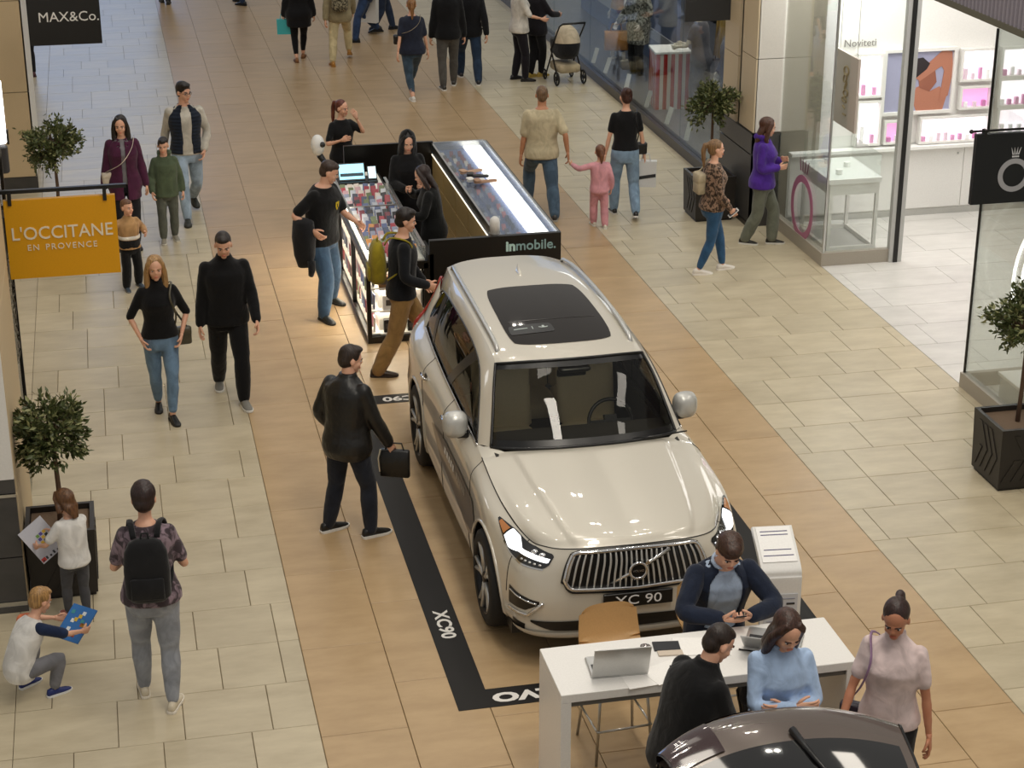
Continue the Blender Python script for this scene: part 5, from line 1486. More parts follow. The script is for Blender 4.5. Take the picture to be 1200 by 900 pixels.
    def arm_pts(S, E, T):
        m = lambda a, b, u: a * (1 - u) + b * u
        return [S, m(S, E, .35), m(S, E, .78), E, m(E, T, .25), m(E, T, .65), T]
    def limb(mb, pts, rs, n=10): 
        c = catmull(np.array(pts), len(pts) * 2 - 1); r = np.interp(np.linspace(0, len(rs) - 1, len(c)), range(len(rs)), rs)
        mb.tube(c, list(r), n); mb.ell(c[0], (r[0],) * 3, 10, 6); mb.ell(c[-1], (r[-1],) * 3, 10, 6)
    def part_arm(S, E, T, t1):
        P = arm_pts(S, E, T); L = [0, .19, .42, .53, .65, .83, 1.0]
        pts, rs = [], []
        for u in np.linspace(0, t1, 7):
            k = min(5, int(np.searchsorted(L, u, 'right') - 1)); f = (u - L[k]) / (L[k + 1] - L[k])
            pts.append(P[k] * (1 - f) + P[k + 1] * f); rs.append(RA[k] * (1 - f) + RA[k + 1] * f)
        return pts, rs
    # legs
    legs = []; RL = [.052, .047, .039, .0305, .032, .026, .019]
    for i, (s, f) in enumerate(zip((-1, 1), F)):
        Hj = pel + [s * hj, 0, 0]; A = f + [0, 0, AK]
        kp = np.array([s * .12, 1, 0]) if not knees else np.array(knees[i], float)
        Kn, A = ik(Hj, A, LT, LS, kp)
        m = lambda a, b, u: a * (1 - u) + b * u
        legs.append([Hj, m(Hj, Kn, .3), m(Hj, Kn, .75), Kn, m(Kn, A, .3), m(Kn, A, .7), A])
    # --- body
    skm = skin(sk); eye_w, eye_d, lip = plain('eye_white', hexc('d8d2cc'), .3), plain('eye_dark', hexc('1d1512'), .25), plain('lip_' + sk, tuple(c * q for c, q in zip(hexc(sk), (.85, .52, .5))), .45)
    hm = hairmat(hair[1])
    mb = MB(); torso(mb, -.004)
    for a in arms: limb(mb, arm_pts(*a), [r * h * g['arm'] for r in RA])
    for l in legs: limb(mb, l, [r * h * g['leg'] * fat for r in RL])
    c0, R0 = sp(zs[-1] * .86); c1, R1 = SP[-1]
    Rh = R1 @ rotm('X', ln * .55) @ rotm('Z', head[0]) @ rotm('X', -head[1])
    hc = c1 + R1 @ np.array([0, .006 * h, 0]); hb = HH / .228
    HP = lambda x, y, z: hc + Rh @ (np.array([x, y, z]) * hb)
    mb.tube([c0 - [0, 0, .01 * h], (c0 + c1) / 2, hc + Rh @ np.array([0, -.008, .06]) * hb], [g['neck'] * h * 1.05, g['neck'] * h * .95, g['neck'] * h], 12)
    if bare:
        for (s, f), l in zip(zip((-1, 1), F), legs):
            mb.tube([l[-1] + [0, -.02 * h, -.02 * h], f + [0, .04 * h, .018 * h], f + [0, .09 * h, .012 * h]], [.022 * h, .02 * h, .012 * h], 10)
    blobs = [(blob(mb, vox * 1.15, 3), 0)]
    ex = MB()
    if not headless:
        hd = MB(); RM = Rh
        hd.ell(HP(0, -.012, .139), (.076 * hb, .096 * hb, .091 * hb), 18, 12, 0, RM)
        hd.ell(HP(0, .022, .082), (.060 * hb, .072 * hb, .080 * hb), 18, 12, 0, RM)
        hd.ell(HP(0, .062, .020), (.028 * hb, .026 * hb, .022 * hb), 10, 8, 0, RM)
        hd.tube([HP(0, .080, .122), HP(0, .098, .086)], [.009 * hb, .015 * hb], 8)
        hd.ell(HP(0, .078, .128), (.046 * hb, .014 * hb, .009 * hb), 10, 6, 0, RM)
        for s in (-1, 1): hd.ell(HP(s * .077, -.006, .102), (.011 * hb, .021 * hb, .030 * hb), 8, 6, 0, RM); hd.ell(HP(s * .037, .062, .080), (.022 * hb, .02 * hb, .022 * hb), 8, 6, 0, RM)
        hd.tube([HP(0, -.01, .09), HP(0, -.012, .0)], [.045 * hb, .042 * hb], 10)
        blobs.append((blob(hd, .0075 * hb, 2), 0))
        if name == 'person':
            for s in (-1, 1):
                ex.ell(HP(s * .031, .0755, .113), (.0135 * hb, .008 * hb, .0075 * hb), 10, 6, 1, RM); ex.ell(HP(s * .031, .0805, .113), (.0068 * hb, .006 * hb, .0068 * hb), 8, 6, 2, RM)
                ex.tube([HP(s * .012, .088, .130), HP(s * .032, .087, .136), HP(s * .05, .074, .131)], [.0045 * hb, .005 * hb, .003 * hb], 6, 4)
            ex.ell(HP(0, .0905, .052), (.023 * hb, .0075 * hb, .0055 * hb), 10, 6, 3, RM); ex.ell(HP(0, .0885, .044), (.019 * hb, .0075 * hb, .0055 * hb), 10, 6, 3, RM)
    for i, (s, a) in enumerate(zip((-1, 1), arms)):
        d = a[2] - a[1]; pdir = np.array([-s, .15, 0.]) if palms[i] is None else np.array(palms[i], float)
        hand_mesh(ex, a[2], d, pdir, s if palms[i] is None else s, hs * (1.0 if kind == 'm' else .92) * (1.12 if child else 1), curl[i])
    job('body', t, blobs, [skm, eye_w, eye_d, lip, hm], ex)
    # --- hair
    ht = hair[0]; hr = MB()
    if not headless and ht != 'none':
        big = {'short': 1.0, 'crop': .965, 'long': 1.06, 'pony': 1.0, 'bob': 1.08, 'bun': 1.0, 'full': 1.08}.get(ht, 1)
        cyh = -.021 if ht in ('short', 'crop', 'full') else (-.026 if ht in ('pony', 'bun') else -.033)
        if ht == 'crop': hr.ell(HP(0, .012, .190), (.064 * hb, .066 * hb, .040 * hb), 14, 8, 0, Rh)
        hr.ell(HP(0, cyh, .150), (.081 * hb * big, .098 * hb * big, .090 * hb * big), 18, 12, 0, Rh)
        hr.ell(HP(0, -.045, .105), (.073 * hb * big, .070 * hb * big, .080 * hb * big), 16, 10, 0, Rh)
        if ht in ('short', 'full'): hr.ell(HP(0, .028, .205), (.062 * hb, .058 * hb, .030 * hb * big), 14, 8, 0, Rh)
        if ht in ('long', 'bob'):
            L = hair[2] if len(hair) > 2 else (.22 if ht == 'long' else .02)
            for s in (-1, 1):
                hr.tube([HP(s * .03, .022, .222), HP(s * .070, .022, .165), HP(s * .088, .0, .07), HP(s * .090, -.002, -.04 if L > .05 else .02)] + ([HP(s * .080, .02, -.04 - L * .5), HP(s * .070, .035, -.04 - L)] if L > .05 else []), [.022 * hb, .028 * hb, .032 * hb, .036 * hb] + ([.034 * hb, .016 * hb] if L > .05 else []), 10)
            hr.tube([HP(0, -.05, .14), HP(0, -.075, .04), HP(0, -.085, -.04 - L * .35), HP(0, -.08, -.05 - L)], [.075 * hb, .074 * hb, .070 * hb if L > .05 else .04 * hb, .035 * hb], 14, flat=(1.15, .62))
        if ht == 'pony':
            L = hair[2] if len(hair) > 2 else .25
            hr.ell(HP(0, -.105, .175), (.026 * hb,) * 3, 10, 6)
            hr.tube([HP(0, -.10, .175), HP(0, -.150, .165), HP(0, -.165, .09), HP(0, -.150, .09 - L * .5), HP(0, -.135, .09 - L)], [.022 * hb, .030 * hb, .034 * hb, .028 * hb, .010 * hb], 10)
        if ht == 'bun': hr.ell(HP(0, -.095, .20), (.045 * hb,) * 3, 12, 8)
        job('hair', t, [(blob(hr, .0085 * hb, 2, .022 if ht in ('full', 'short', 'bob') else .012), 0)], [hm])
    if glasses:
        gm = MB()
        for s in (-1, 1): gm.tube([HP(s * .032 + .02 * math.cos(q), .094 - .004 * abs(math.cos(q)), .113 + .014 * math.sin(q)) for q in np.linspace(0, 2 * math.pi, 15)], .0022 * hb, 5, cap=False); gm.tube([HP(s * .052, .09, .116), HP(s * .078, .0, .112)], .0022 * hb, 5)
        gm.tube([HP(-.012, .097, .115), HP(.012, .097, .115)], .0022 * hb, 5); gm.build('glasses', blackg, t)
    # --- clothes
    def sleeves(mb, t1, off, cuff=0.0):
        for a in arms:
            pts, rs = part_arm(*a, t1); rr = [r * h * g['arm'] + off + cuff * (i / 6) for i, r in enumerate(rs)]
            limb(mb, pts, rr)
    if bottom:
        col, kd, fit, ln_ = bottom[:4]; mb = MB(); torso(mb, .010 + fit * .3, None, .085 * U)
        for l in legs:
            pts = l if ln_ >= 1 else l[:4] + [l[3] * (1 - u) + l[6] * u for u in np.linspace(0, max(.02, (ln_ - .5) * 2), 4)[1:]]
            RR = [r * h * g['leg'] * fat + .007 + fit * w for r, w in zip(RL, (.25, .5, .8, 1.1, 1.2, 1.5, 1.6))]
            limb(mb, pts, RR, 12)
        job('trousers', t, [(blob(mb, vox, 4,   .010), 0)], [cloth(col, kd)])
    if top:
        col, kd, fit, slv, hem = top[:5]; mb = MB(); torso(mb, .010 + fit, (hem - .53) * h, None if collar == 'up' else .336 * U, fit * .8)
        if slv > 0: sleeves(mb, slv, .007 + fit * .55, fit * .25)
        if collar == 'hood':
            mb.tube([HP(-.075, .03, -.02), HP(-.08, -.07, -.025), HP(0, -.115, -.045), HP(.08, -.07, -.025), HP(.075, .03, -.02)], [.024 * hb, .036 * hb, .046 * hb, .036 * hb, .024 * hb], 10)
        if collar == 'up':
            c_, R_ = sp(.335 * U); c2_, R2_ = sp(.372 * U)
            rr_ = [[cc + RR @ np.array([k * g['neck'] * h * math.cos(q), k * g['neck'] * h * math.sin(q), 0]) for q in np.linspace(0, 2 * math.pi, 17)[:-1]] for cc, RR, k in ((c_ - [0, 0, .01 * h], R_, 1.7), (c_, R_, 1.45), (c2_, R2_, 1.28))]
            mb.loft(rr_)
        if collar == 'shirt':
            c_, R_ = sp(.343 * U)
            mb.tube([c_ + R_ @ np.array([1.32 * g['neck'] * h * math.cos(q), 1.32 * g['neck'] * h * math.sin(q) - .004 * h, .008 * h - (.016 * h if q in (0,) else 0)]) for q in np.linspace(rad(112), rad(428), 17)], [.006 * h] + [.0085 * h] * 15 + [.006 * h], 8)
        job({'hood': 'hoodie', 'up': 'jacket'}.get(collar, 'shirt') if len(top) < 6 else top[5], t, [(blob(mb, vox, 4, .011), 0)], [cloth(col, kd)])
    if sleeves_col:
        for a, cc in zip(arms, sleeves_col):
            m4 = MB(); pts, rs = part_arm(*a, .46); limb(m4, pts, [r * h * g['arm'] + .016 for r in rs])
            job('sleeve', t, [(blob(m4, vox, 3, .006), 0)], [cloth(cc)])
    if bands:
        for z0, z1, cc in bands:
            m4 = MB(); torso(m4, .036, z0 * U, z1 * U); job('band', t, [(blob(m4, vox, 3), 0)], [cloth(cc)])
    if outer:
        col, kd, fit, slv, hem, gap = outer[:6]; mb = MB(); rings = torso(mb, .016 + fit, (hem - .53) * h, None, fit, gap, 26)
        G = np.array(rings); 
        inner = np.array([[p_ + (np.mean(r, 0) - p_) * .10 for p_ in r] for r in rings])
        m2 = MB(); m2.grid(G).grid(inner, flip=True)
        e1 = np.concatenate([G[:, 0], G[-1, 1:], G[::-1, -1][1:], G[0, ::-1][1:]]); e2 = np.concatenate([inner[:, 0], inner[-1, 1:], inner[::-1, -1][1:], inner[0, ::-1][1:]])
        m2.grid(np.array([e1, e2]))
        bl = [(blob(m2, vox, 2, .010), 0)]
        if slv > 0:
            m3 = MB(); sleeves(m3, slv, .012 + fit * .6, .004); bl.append((blob(m3, vox, 3, .012), 0))
        job(outer[6] if len(outer) > 6 else 'jacket', t, bl, [cloth(col, kd)])
    # --- shoes
    if shoes:
        for i, (s, f, l) in enumerate(zip((-1, 1), F, legs)):
            ya = -s * 8 if toe[i] is None else toe[i]; lift = f[2]; pitch = 0 if lift < .01 else min(50, lift / h * 420)
            Rf = rotm('Z', ya) @ rotm('X', -pitch); fl = hs * (1.0 if not child else 1.12) * (1 if kind == 'm' else .92)
            B = lambda x, y, z: l[-1] + Rf @ (np.array([x, y, z]) * fl - np.array([0, 0, AK]))
            up_ = []
            for y, w, z0, z1 in ((-.082, .020, .012, .06), (-.070, .033, .010, .088), (-.03, .038, .010, .098), (.03, .041, .010, .088), (.085, .046, .010, .062), (.14, .045, .010, .046), (.175, .034, .012, .034), (.192, .014, .014, .024)):
                up_.append([B(w * math.cos(q) * (1 if math.sin(q) < 0 else .92), y, (z0 + z1) / 2 + (z1 - z0) / 2 * math.sin(q)) for q in np.linspace(0, 2 * math.pi, 13)[:-1]])
            sh_ = MB().loft(up_).build('shoe', cloth(shoes[0], 'leather') if len(shoes) < 3 else plain('shoe_' + shoes[0], hexc(shoes[0]), .5), t, True)
            so = []
            for y, w in ((-.088, .018), (-.074, .036), (-.02, .040), (.04, .042), (.10, .049), (.15, .046), (.185, .032), (.20, .012)): so.append((w, y))
            poly = [(w, y) for w, y in so] + [(-w, y) for w, y in so[::-1]]
            MB().loft([[B(x * k, y * k, z) for x, y in poly] for z, k in ((.0, .98), (.006, 1.0), (.022, 1.0), (.024, .97))]).build('sole', plain('sole_' + shoes[1], hexc(shoes[1]), .6), sh_)
    if extras: extras(dict(t=t, HP=HP, sp=sp, pel=pel, arms=arms, legs=legs, h=h, U=U, Rh=Rh, pos=pos, yaw=yaw, hb=hb, hs=hs))
    return t
def to_world(ctx, p):
    c, s = math.cos(rad(ctx['yaw'])), math.sin(rad(ctx['yaw'])); return (ctx['pos'][0] + p[0] * c - p[1] * s, ctx['pos'][1] + p[0] * s + p[1] * c, p[2])
# ------------------------------------------------------------------ people: the crowd
def mid(a, b): return ((a[0] + b[0]) / 2, (a[1] + b[1]) / 2)
def bag(name, label, cat, ctx, p, build, rz=0):
    """a bag carried by a person: a thing of its own at the carrier's place"""
    w = to_world(ctx, p); t = thing(name, label, cat, w, rad(ctx['yaw'] + rz)); build(t); return t
def soft_box(w, d, h, r=.03): return MB().rbox(-w / 2, w / 2, -d / 2, d / 2, 0, h, r)
def backpack(label, ctx, col, w=.29, d=.15, h=.40, kind='knit', z=.05, strap=None, back=None):
    c, R = ctx['sp'](.20 * ctx['U']); p = c + R @ np.array([0, -(.082 * ctx['h'] + d / 2 + .01 if back is None else back), -h * .55])
    def b(t):
        m = cloth(col, kind)
        rings = []
        for zz, k, kd in ((0, .75, .8), (.04, .98, 1.0), (h * .5, 1.0, 1.05), (h * .8, .92, .85), (h * .95, .7, .6), (h, .4, .3)):
            rings.append([(w / 2 * k * math.copysign(abs(math.cos(q)) ** .7, math.cos(q)), d / 2 * kd * math.copysign(abs(math.sin(q)) ** .7, math.sin(q)), zz) for q in np.linspace(0, 2 * math.pi, 21)[:-1]])
        MB().loft(rings).build('pack', m, t, True)
        MB().rbox(-w * .36, w * .36, -d * .62, -d * .44, h * .08, h * .42, .03).build('pocket', m, t, True)
        MB().tube([(-.03, .0, h * .96), (-.02, .01, h * 1.08), (.02, .01, h * 1.08), (.03, .0, h * .96)], .008, 6).build('grab_loop', m, t, True)
        th = .17 * ctx['h']
        for s in (-1, 1):
            MB().tube(catmull([(s * w * .25, d * .4, h * .95), (s * w * .30, d * .5 + .05, h * 1.05 + .03), (s * w * .36, d * .5 + th * .75, h * 1.0), (s * w * .42, d * .5 + th * .80, h * .72), (s * w * .48, d * .5 + th * .35, h * .30), (s * w * .42, d * .5, h * .10)], 18), .013, 7, flat=(1.7, .7)).build('strap', strap or m, t, True)
    return bag('backpack', label, 'backpack', ctx, p, b)
def strap_bag(label, ctx, p, col, shoulder, w=.24, d=.08, h=.17, scol=None, kind='leather', name='shoulder_bag', cross=False):
    """bag at local point p with a strap over the shoulder given as -1 / +1"""
    c, R = ctx['sp'](.30 * ctx['U']); hgt = ctx['h']
    def b(t):
        soft_box(w, d, h, .025).build('pouch', cloth(col, kind), t, True, angle=50)
        soft_box(w * 1.02, d * 1.08, h * .5, .025).xf(Matrix.Translation((0, 0, h * .52))).build('flap', cloth(col, kind), t, True, angle=50)
        S = c + R @ np.array([shoulder * .085 * hgt, 0, .035 * hgt]) - np.array(p)
        f = c + R @ np.array([shoulder * .06 * hgt, .085 * hgt, -.03 * hgt]) - np.array(p); k = c + R @ np.array([shoulder * .06 * hgt, -.075 * hgt, -.03 * hgt]) - np.array(p)
        pm = np.array([0, 0, h])
        fm = (f + pm) / 2 + np.array([0, .05, 0]); km = (k + pm) / 2 + np.array([0, -.05, 0])
        if cross: fm = fm + np.array([0, .06 * hgt, 0]); km = km - np.array([0, .06 * hgt, 0])
        MB().tube(catmull([(w * .3, .01, h), fm, f, S, k, km, (-w * .3, -.01, h)], 26), .006, 6, flat=(1.6, .6)).build('strap', cloth(scol or col, kind), t, True)
    return bag(name, label, 'bag', ctx, p, b)
def carrier(label, ctx, p, col, w=.34, d=.1, h=.38, print_=None, rz=0):
    def b(t):
        m = plain('bag_' + col, hexc(col), .5)
        MB().loft([[(x * k, y * k, z) for x, y in ((-w / 2, -d / 2), (w / 2, -d / 2), (w / 2, d / 2), (-w / 2, d / 2))] for z, k in ((-h, .96), (-.02, 1.0))]).build('sack', m, t)
        for y in (-d / 2, d / 2): MB().tube([(-.06, y, -.03), (-.04, y * .5, .07), (.04, y * .5, .07), (.06, y, -.03)], .005, 6).build('handle', m, t)
        if print_: 
            yy = -d / 2 - .003; dk = plain('bag_print_dark', hexc('24262a'), .5)
            if print_ == 'band': MB().prism([(-w * .46, -h * .74), (w * .46, -h * .62), (w * .46, -h * .5), (-w * .46, -h * .62)], yy, yy + .003).build('print_band', dk, t)
            else:
                MB().loft(ring_mesh(-w * .27, -h * .42, .035, .055, yy, yy + .002, 20), cap=False).build('print_ring', plain('bag_print_red', hexc('9a2430'), .5), t)
                for k in range(4): MB().box(-w * .1 + k * .065, -w * .1 + k * .065 + .045, yy, yy + .003, -h * .46, -h * .32).build('print_mark', dk, t)
                MB().box(-w * .2, w * .3, yy, yy + .003, -h * .80, -h * .77).build('print_mark', dk, t)
    return bag('carrier_bag', label, 'bag', ctx, p, b, rz)
def hand_of(ctx, i, down=.06): 
    a = ctx['arms'][i]; return a[2] + (a[2] - a[1]) / np.linalg.norm(a[2] - a[1]) * .06

# 1 man in the leather jacket by the car
def ex(c):
    p = hand_of(c, 1) + [0.02, .02, 0]
    def b(t):
        soft_box(.25, .06, .24, .015).xf(Matrix.Translation((0, 0, -.27))).build('body', cloth('141414', 'leather'), t, True, angle=50)
        MB().tube([(-.08, 0, -.04), (-.06, 0, .03), (.06, 0, .03), (.08, 0, -.04)], .008, 6).build('handle', cloth('141414', 'leather'), t)
        MB().tube([(-.11, -.03, -.02), (-.13, -.035, -.1), (-.12, -.035, -.22)], .008, 6).build('chain', chrome, t)
    bag('handbag', 'black square handbag carried by the man in leather jacket', 'bag', c, p, b, 20)
person('man in black leather jacket and dark jeans looking at the cream car', (1.68, 13.98), -42, 1.69, 'm', feet=[(1.51, 14.08), (1.84, 13.90)], hands=('pocket', (.17, .10, .50)), head=(-32, 12), lean=(4, 0, -6),
       top=('191817', 'leather', .026, .99, .475), collar='up', bottom=('20242e', 'denim', .008, 1.0), shoes=('151515', 'e2e0da'), hair=('short', '2b1f18'), fat=1.07, toe=(-25, -30), extras=ex)
# 2 woman seen from behind with black backpack
def ex(c): backpack('black backpack worn by the woman in grey jeans', c, '1b1b1d', .31, .14, .46)
person('short haired woman in tie-dye top and grey jeans seen from behind', (0, 11.65), -4, 1.71, 'f', feet=[(-.10, 11.78), (.09, 11.53)], hands=((-.10, .15, .60), (.10, .15, .60)), head=(4, 10),
       top=('6f6068', 'tie', .012, .40, .53), bottom=('8c9098', 'denim', .004, .97), shoes=('cfc4ae', 'e6dfd2', 1), hair=('full', '2a1a17'), fat=1.10, toe=(8, -14), extras=ex)
# 3 girl with magazine
def ex(c):
    p = (c['arms'][0][2] + c['arms'][1][2]) / 2 + np.array([-.01, .05, -.02])
    w = to_world(c, p); t = thing('picture_magazine', 'grey picture magazine held by the little girl', 'magazine', w, rad(c['yaw'] + 10)); t.rotation_euler = (rad(62), rad(-28), rad(c['yaw'] + 5))
    MB().box(-.11, .11, -.15, .15, -.006, .006).build('cover', plain('mag_grey', hexc('c2c3cc'), .4), t)
    MB().box(-.105, -.07, -.14, -.11, .006, .008).build('print', plain('mag_red', hexc('c23a30'), .4), t)
    for i in range(3):
        for j in range(3): MB().box(-.02 + i * .03, .004 + i * .03, -.03 + j * .03, -.006 + j * .03, .006, .008).build('print', plain('mag_%d' % ((i * 3 + j) % 4), hexc(['d8b13a', '5a4a9a', '6f9a4a', '2b2b30'][(i * 3 + j) % 4]), .4), t)
    for i in range(6): MB().box(-.1 + i * .034, -.085 + i * .034, -.14, -.125 + .01 * (i % 2), .006, .008).build('print', plain('mag_3', hexc('2b2b30'), .4), t)
person('little girl in white tee and grey leggings by the planter', (-.55, 13.02), 22, 1.07, 'c', feet=[(-.63, 13.03), (-.49, 13.0)], hands=((-.20, .16, .56), (-.06, .22, .60)), head=(14, 22), lean=(4, 0, 6),
       top=('dedcd8', 'knit', .014, .38, .50), bottom=('4a4a4e', 'knit', .002, .96), shoes=('b9736a', 'e8e4de', 1), hair=('bob', '5e3e24'), extras=ex)
# 4 boy crouching
def ex(c):
    p = (c['arms'][0][2] + c['arms'][1][2]) / 2 + np.array([0, .06, -.02])
    w = to_world(c, p); t = thing('picture_magazine', 'blue picture magazine held by the crouching boy', 'magazine', w); t.rotation_euler = (rad(35), rad(0), rad(c['yaw'] + 10))
    MB().box(-.11, .11, -.14, .14, -.005, .005).build('cover', plain('mag_blue', hexc('2f6fb4'), .4), t)
    random.seed(3)
    for k in range(14):
        x, y = random.uniform(-.09, .07), random.uniform(-.12, .1); MB().box(x, x + .03, y, y + .03, .005, .007).build('print', plain('magb_%d' % (k % 4), hexc(['dfe6ea', 'd8b33c', 'bb4a3a', '3f8f9a'][k % 4]), .4), t)
person('blond boy crouching in white tee with orange and navy sleeves', (-.84, 11.98), -52, 1.16, 'c', feet=[(-.93, 12.06), (-.73, 11.90)], seat=.24, hip=(0, -.14), knees=((-.35, 1, .4), (.35, 1, .4)), lean=(34, 0, 0), hands=((-.12, .26, .36), (.14, .26, .36)), head=(-4, 10), sleeves_col=('c9704a', '1c2a48'),
       top=('dcdad6', 'knit', .010, 0, .47, 'shirt'), bottom=('77777c', 'knit', .008, .92), shoes=('1e2c6a', 'e6e6e4', 1), hair=('short', 'a07a4a'), extras=ex, toe=(0, -10))
# 5 blonde woman walking
def ex(c): strap_bag('small olive shoulder bag of the blonde woman', c, np.array([-.20, -.02, .70]), '4a4636', -1, .2, .07, .17)
person('blonde woman in black turtleneck and blue jeans walking towards the camera', (.28, 16.92), 186, 1.64, 'f', feet=[(.22, 17.10), (.34, 16.74)], hands=('pocket', 'pocket'), head=(-4, 6), poles=((-1, -.7, 0), (1, -.7, 0)),
       top=('0f0f11', 'knit', .008, .52, .545), bottom=('66809a', 'denim', .003, .93), shoes=('131313', '1c1c1c'), hair=('long', 'a07c4e', .19), collar='up', extras=ex)
# 6 man in black
person('man in black tracksuit and grey trainers walking with lowered head', (.94, 17.26), 184, 1.78, 'm', feet=[(.84, 17.55), (1.04, 16.97)], hands=('fwd', 'down'), head=(-6, 20), lean=(2, 0, 0),
       top=('0e0e10', 'knit', .022, .98, .50), collar='up', bottom=('0c0c0e', 'knit', .012, .98), shoes=('77756e', 'dcdad4', 1), hair=('crop', '241a15'), fat=1.06)
# 7 toddler
person('toddler boy in tan, white and black tracksuit pointing sideways', (.08, 20.78), 200, 1.07, 'c', feet=[(.01, 20.72), (.15, 20.85)], hands=((-.16, .06, .62), (.30, .16, .70)), head=(18, 2),
       bands=((.10, .15, 'e2ddd4'), (-.01, .10, '121214')), top=('b08a5e', 'knit', .018, .95, .52), bottom=('101012', 'knit', .014, .97), shoes=('3a4652', '77787a', 1), hair=('crop', '6a4a34'), collar='up')
# 8 woman in purple coat
def ex(c): strap_bag('cream shoulder strap bag across the purple coat', c, np.array([.17, .03, .82]), 'd8cdbc', -1, .2, .08, .16, cross=True)
person('dark haired woman in plum coat behind the toddler', (.09, 22.32), 182, 1.66, 'f', hands=('down', 'down'), head=(-8, 8), top=('7f7c80', 'knit', .006, .5, .54), outer=('4a1f3a', 'knit', .022, .98, .42, 5, 'coat'),
       bottom=('1c1c20', 'knit', .006, .97), shoes=('2a2426', '1b1b1b'), hair=('long', '1d1412', .17), extras=ex)
# 9 boy in green hoodie
person('boy in olive green hoodie and grey trousers', (.58, 22.52), 184, 1.32, 'c', feet=[(.51, 22.46), (.65, 22.57)], hands=('down', 'fwd'), head=(-10, 12), top=('4e5a44', 'knit', .020, .96, .50), collar='hood',
       bottom=('55584f', 'knit', .010, .96), shoes=('8a8578', 'c9c4b8', 1), hair=('short', '1d1512'))
# 10 man in vest
person('man in navy quilted vest and light jeans with glasses', (.90, 23.55), 186, 1.84, 'm', feet=[(.84, 23.18), (.96, 23.95, .07)], hands=('pocket', 'back'), head=(28, 8), glasses=True, top=('c3beb2', 'knit', .012, .97, .525),
       outer=('1c2432', 'quilt', .014, 0, .535, 15, 'vest'), bottom=('93a5b6', 'denim', .008, 1.0), shoes=('2e2f2a', '23231f'), hair=('short', '15100e'))
# 11 man in black tee with yellow shield
def ex(c):
    C, R = c['sp'](.235 * c['U'])
    pts = [(-.032, .045), (.032, .045), (.03, -.005), (0, -.05), (-.03, -.005)]
    p = C + R @ np.array([.01, .186, 0])
    b = MB(); b.prism(pts, 0, .004, 'y').xf(Matrix.Translation(Vector(p)) @ Matrix(R.tolist()).to_4x4() @ Matrix.Rotation(rad(0), 4, 'Z')).build('shield_print', plain('print_yellow', hexc('e3c51c'), .5), c['t'])
    b = MB(); b.prism([(-.006, .028), (.012, .02), (.008, -.002), (.014, -.022), (-.002, -.01), (-.012, -.026), (-.008, .002)], -.003, .006, 'y').xf(Matrix.Translation(Vector(p)) @ Matrix(R.tolist()).to_4x4() @ Matrix.Rotation(rad(0), 4, 'Z')).build('shield_mark', plain('print_black', hexc('111111'), .5), c['t'])
    w = to_world(c, (c['arms'][1][1] + c['arms'][1][2]) / 2)
    t = thing('folded_jacket', 'dark jacket hung over the arm of the man in shield tee', 'jacket', w, rad(c['yaw']))
    rings = []
    for z, a, b_ in ((.05, .05, .10), (.02, .10, .12), (-.15, .11, .13), (-.35, .10, .12), (-.48, .07, .09)): rings.append([(a * math.cos(q) + .012 * math.sin(3 * q + z * 9), b_ * math.sin(q), z) for q in np.linspace(0, 2 * math.pi, 19)[:-1]])
    MB().loft(rings).build('fabric', cloth('17171a'), t, True)
    MB().tube([(.03, .1, -.4), (.06, .12, -.5), (.05, .1, -.56)], [.045, .04, .03], 9).build('sleeve', cloth('17171a'), t, True)
person('stocky man in black tee with yellow shield at the kiosk', (2.14, 19.5), -128, 1.80, 'm', feet=[(2.10, 19.22), (2.26, 19.80)], hands=((-.02, .25, .60), (.18, .05, .58)), head=(26, 24), lean=(7, 0, 0),
       top=('0f0f10', 'knit', .020, .42, .50), bottom=('3f5872', 'denim', .012, 1.0), shoes=('232421', '2b2b28'), hair=('crop', '3a2a22'), fat=1.16, extras=ex, toe=(-14, -26))
# 12 woman drinking behind the kiosk
person('woman with long red brown ponytail standing behind the kiosk', (2.85, 23.15), 205, 1.52, 'f', hands=((-.055, .15, .865), (.10, .16, .70)), head=(20, 8), top=('121214', 'knit', .010, .42, .52), bottom=('1a1a1c', 'knit', .004, .98), shoes=('1b1b1b', '222222'), hair=('pony', '5e2c20', .32), poles=((-.5, 0, -1), None), palms=((0, -1, 0), None))
# 13 woman in hood
def ex(c):
    HP, hb = c['HP'], c['hb']
    m = MB()
    pr = []
    for z, rx, ry, cy in ((-.06, .12, .11, -.02), (.0, .105, .115, -.03), (.07, .108, .122, -.035), (.14, .106, .122, -.035), (.20, .088, .10, -.035), (.245, .05, .06, -.03), (.262, .012, .015, -.03)):
        pr.append([HP(rx * math.cos(q), cy + ry * math.sin(q), z) for q in np.linspace(rad(90 + 32), rad(450 - 32), 21)])
    G = np.array(pr); I = np.array([[p + (np.mean(r, 0) - p) * .12 for p in r] for r in pr]); m.grid(G).grid(I, flip=True); m.grid(np.array([np.concatenate([G[:, 0], G[::-1, -1]]), np.concatenate([I[:, 0], I[::-1, -1]])]))
    m.build('hood', cloth('0d0d0f'), c['t'], True)
person('seller in black hooded top standing inside the kiosk', (3.34, 20.95), 186, 1.64, 'f', hands=((-.06, .16, .64), (.07, .17, .62)), head=(-6, 22), top=('0d0d0f', 'knit', .030, .98, .46), bottom=('131316', 'knit', .006, .98), shoes=('1b1b1b', '222222'), hair=('long', '15100f', .12), extras=ex)
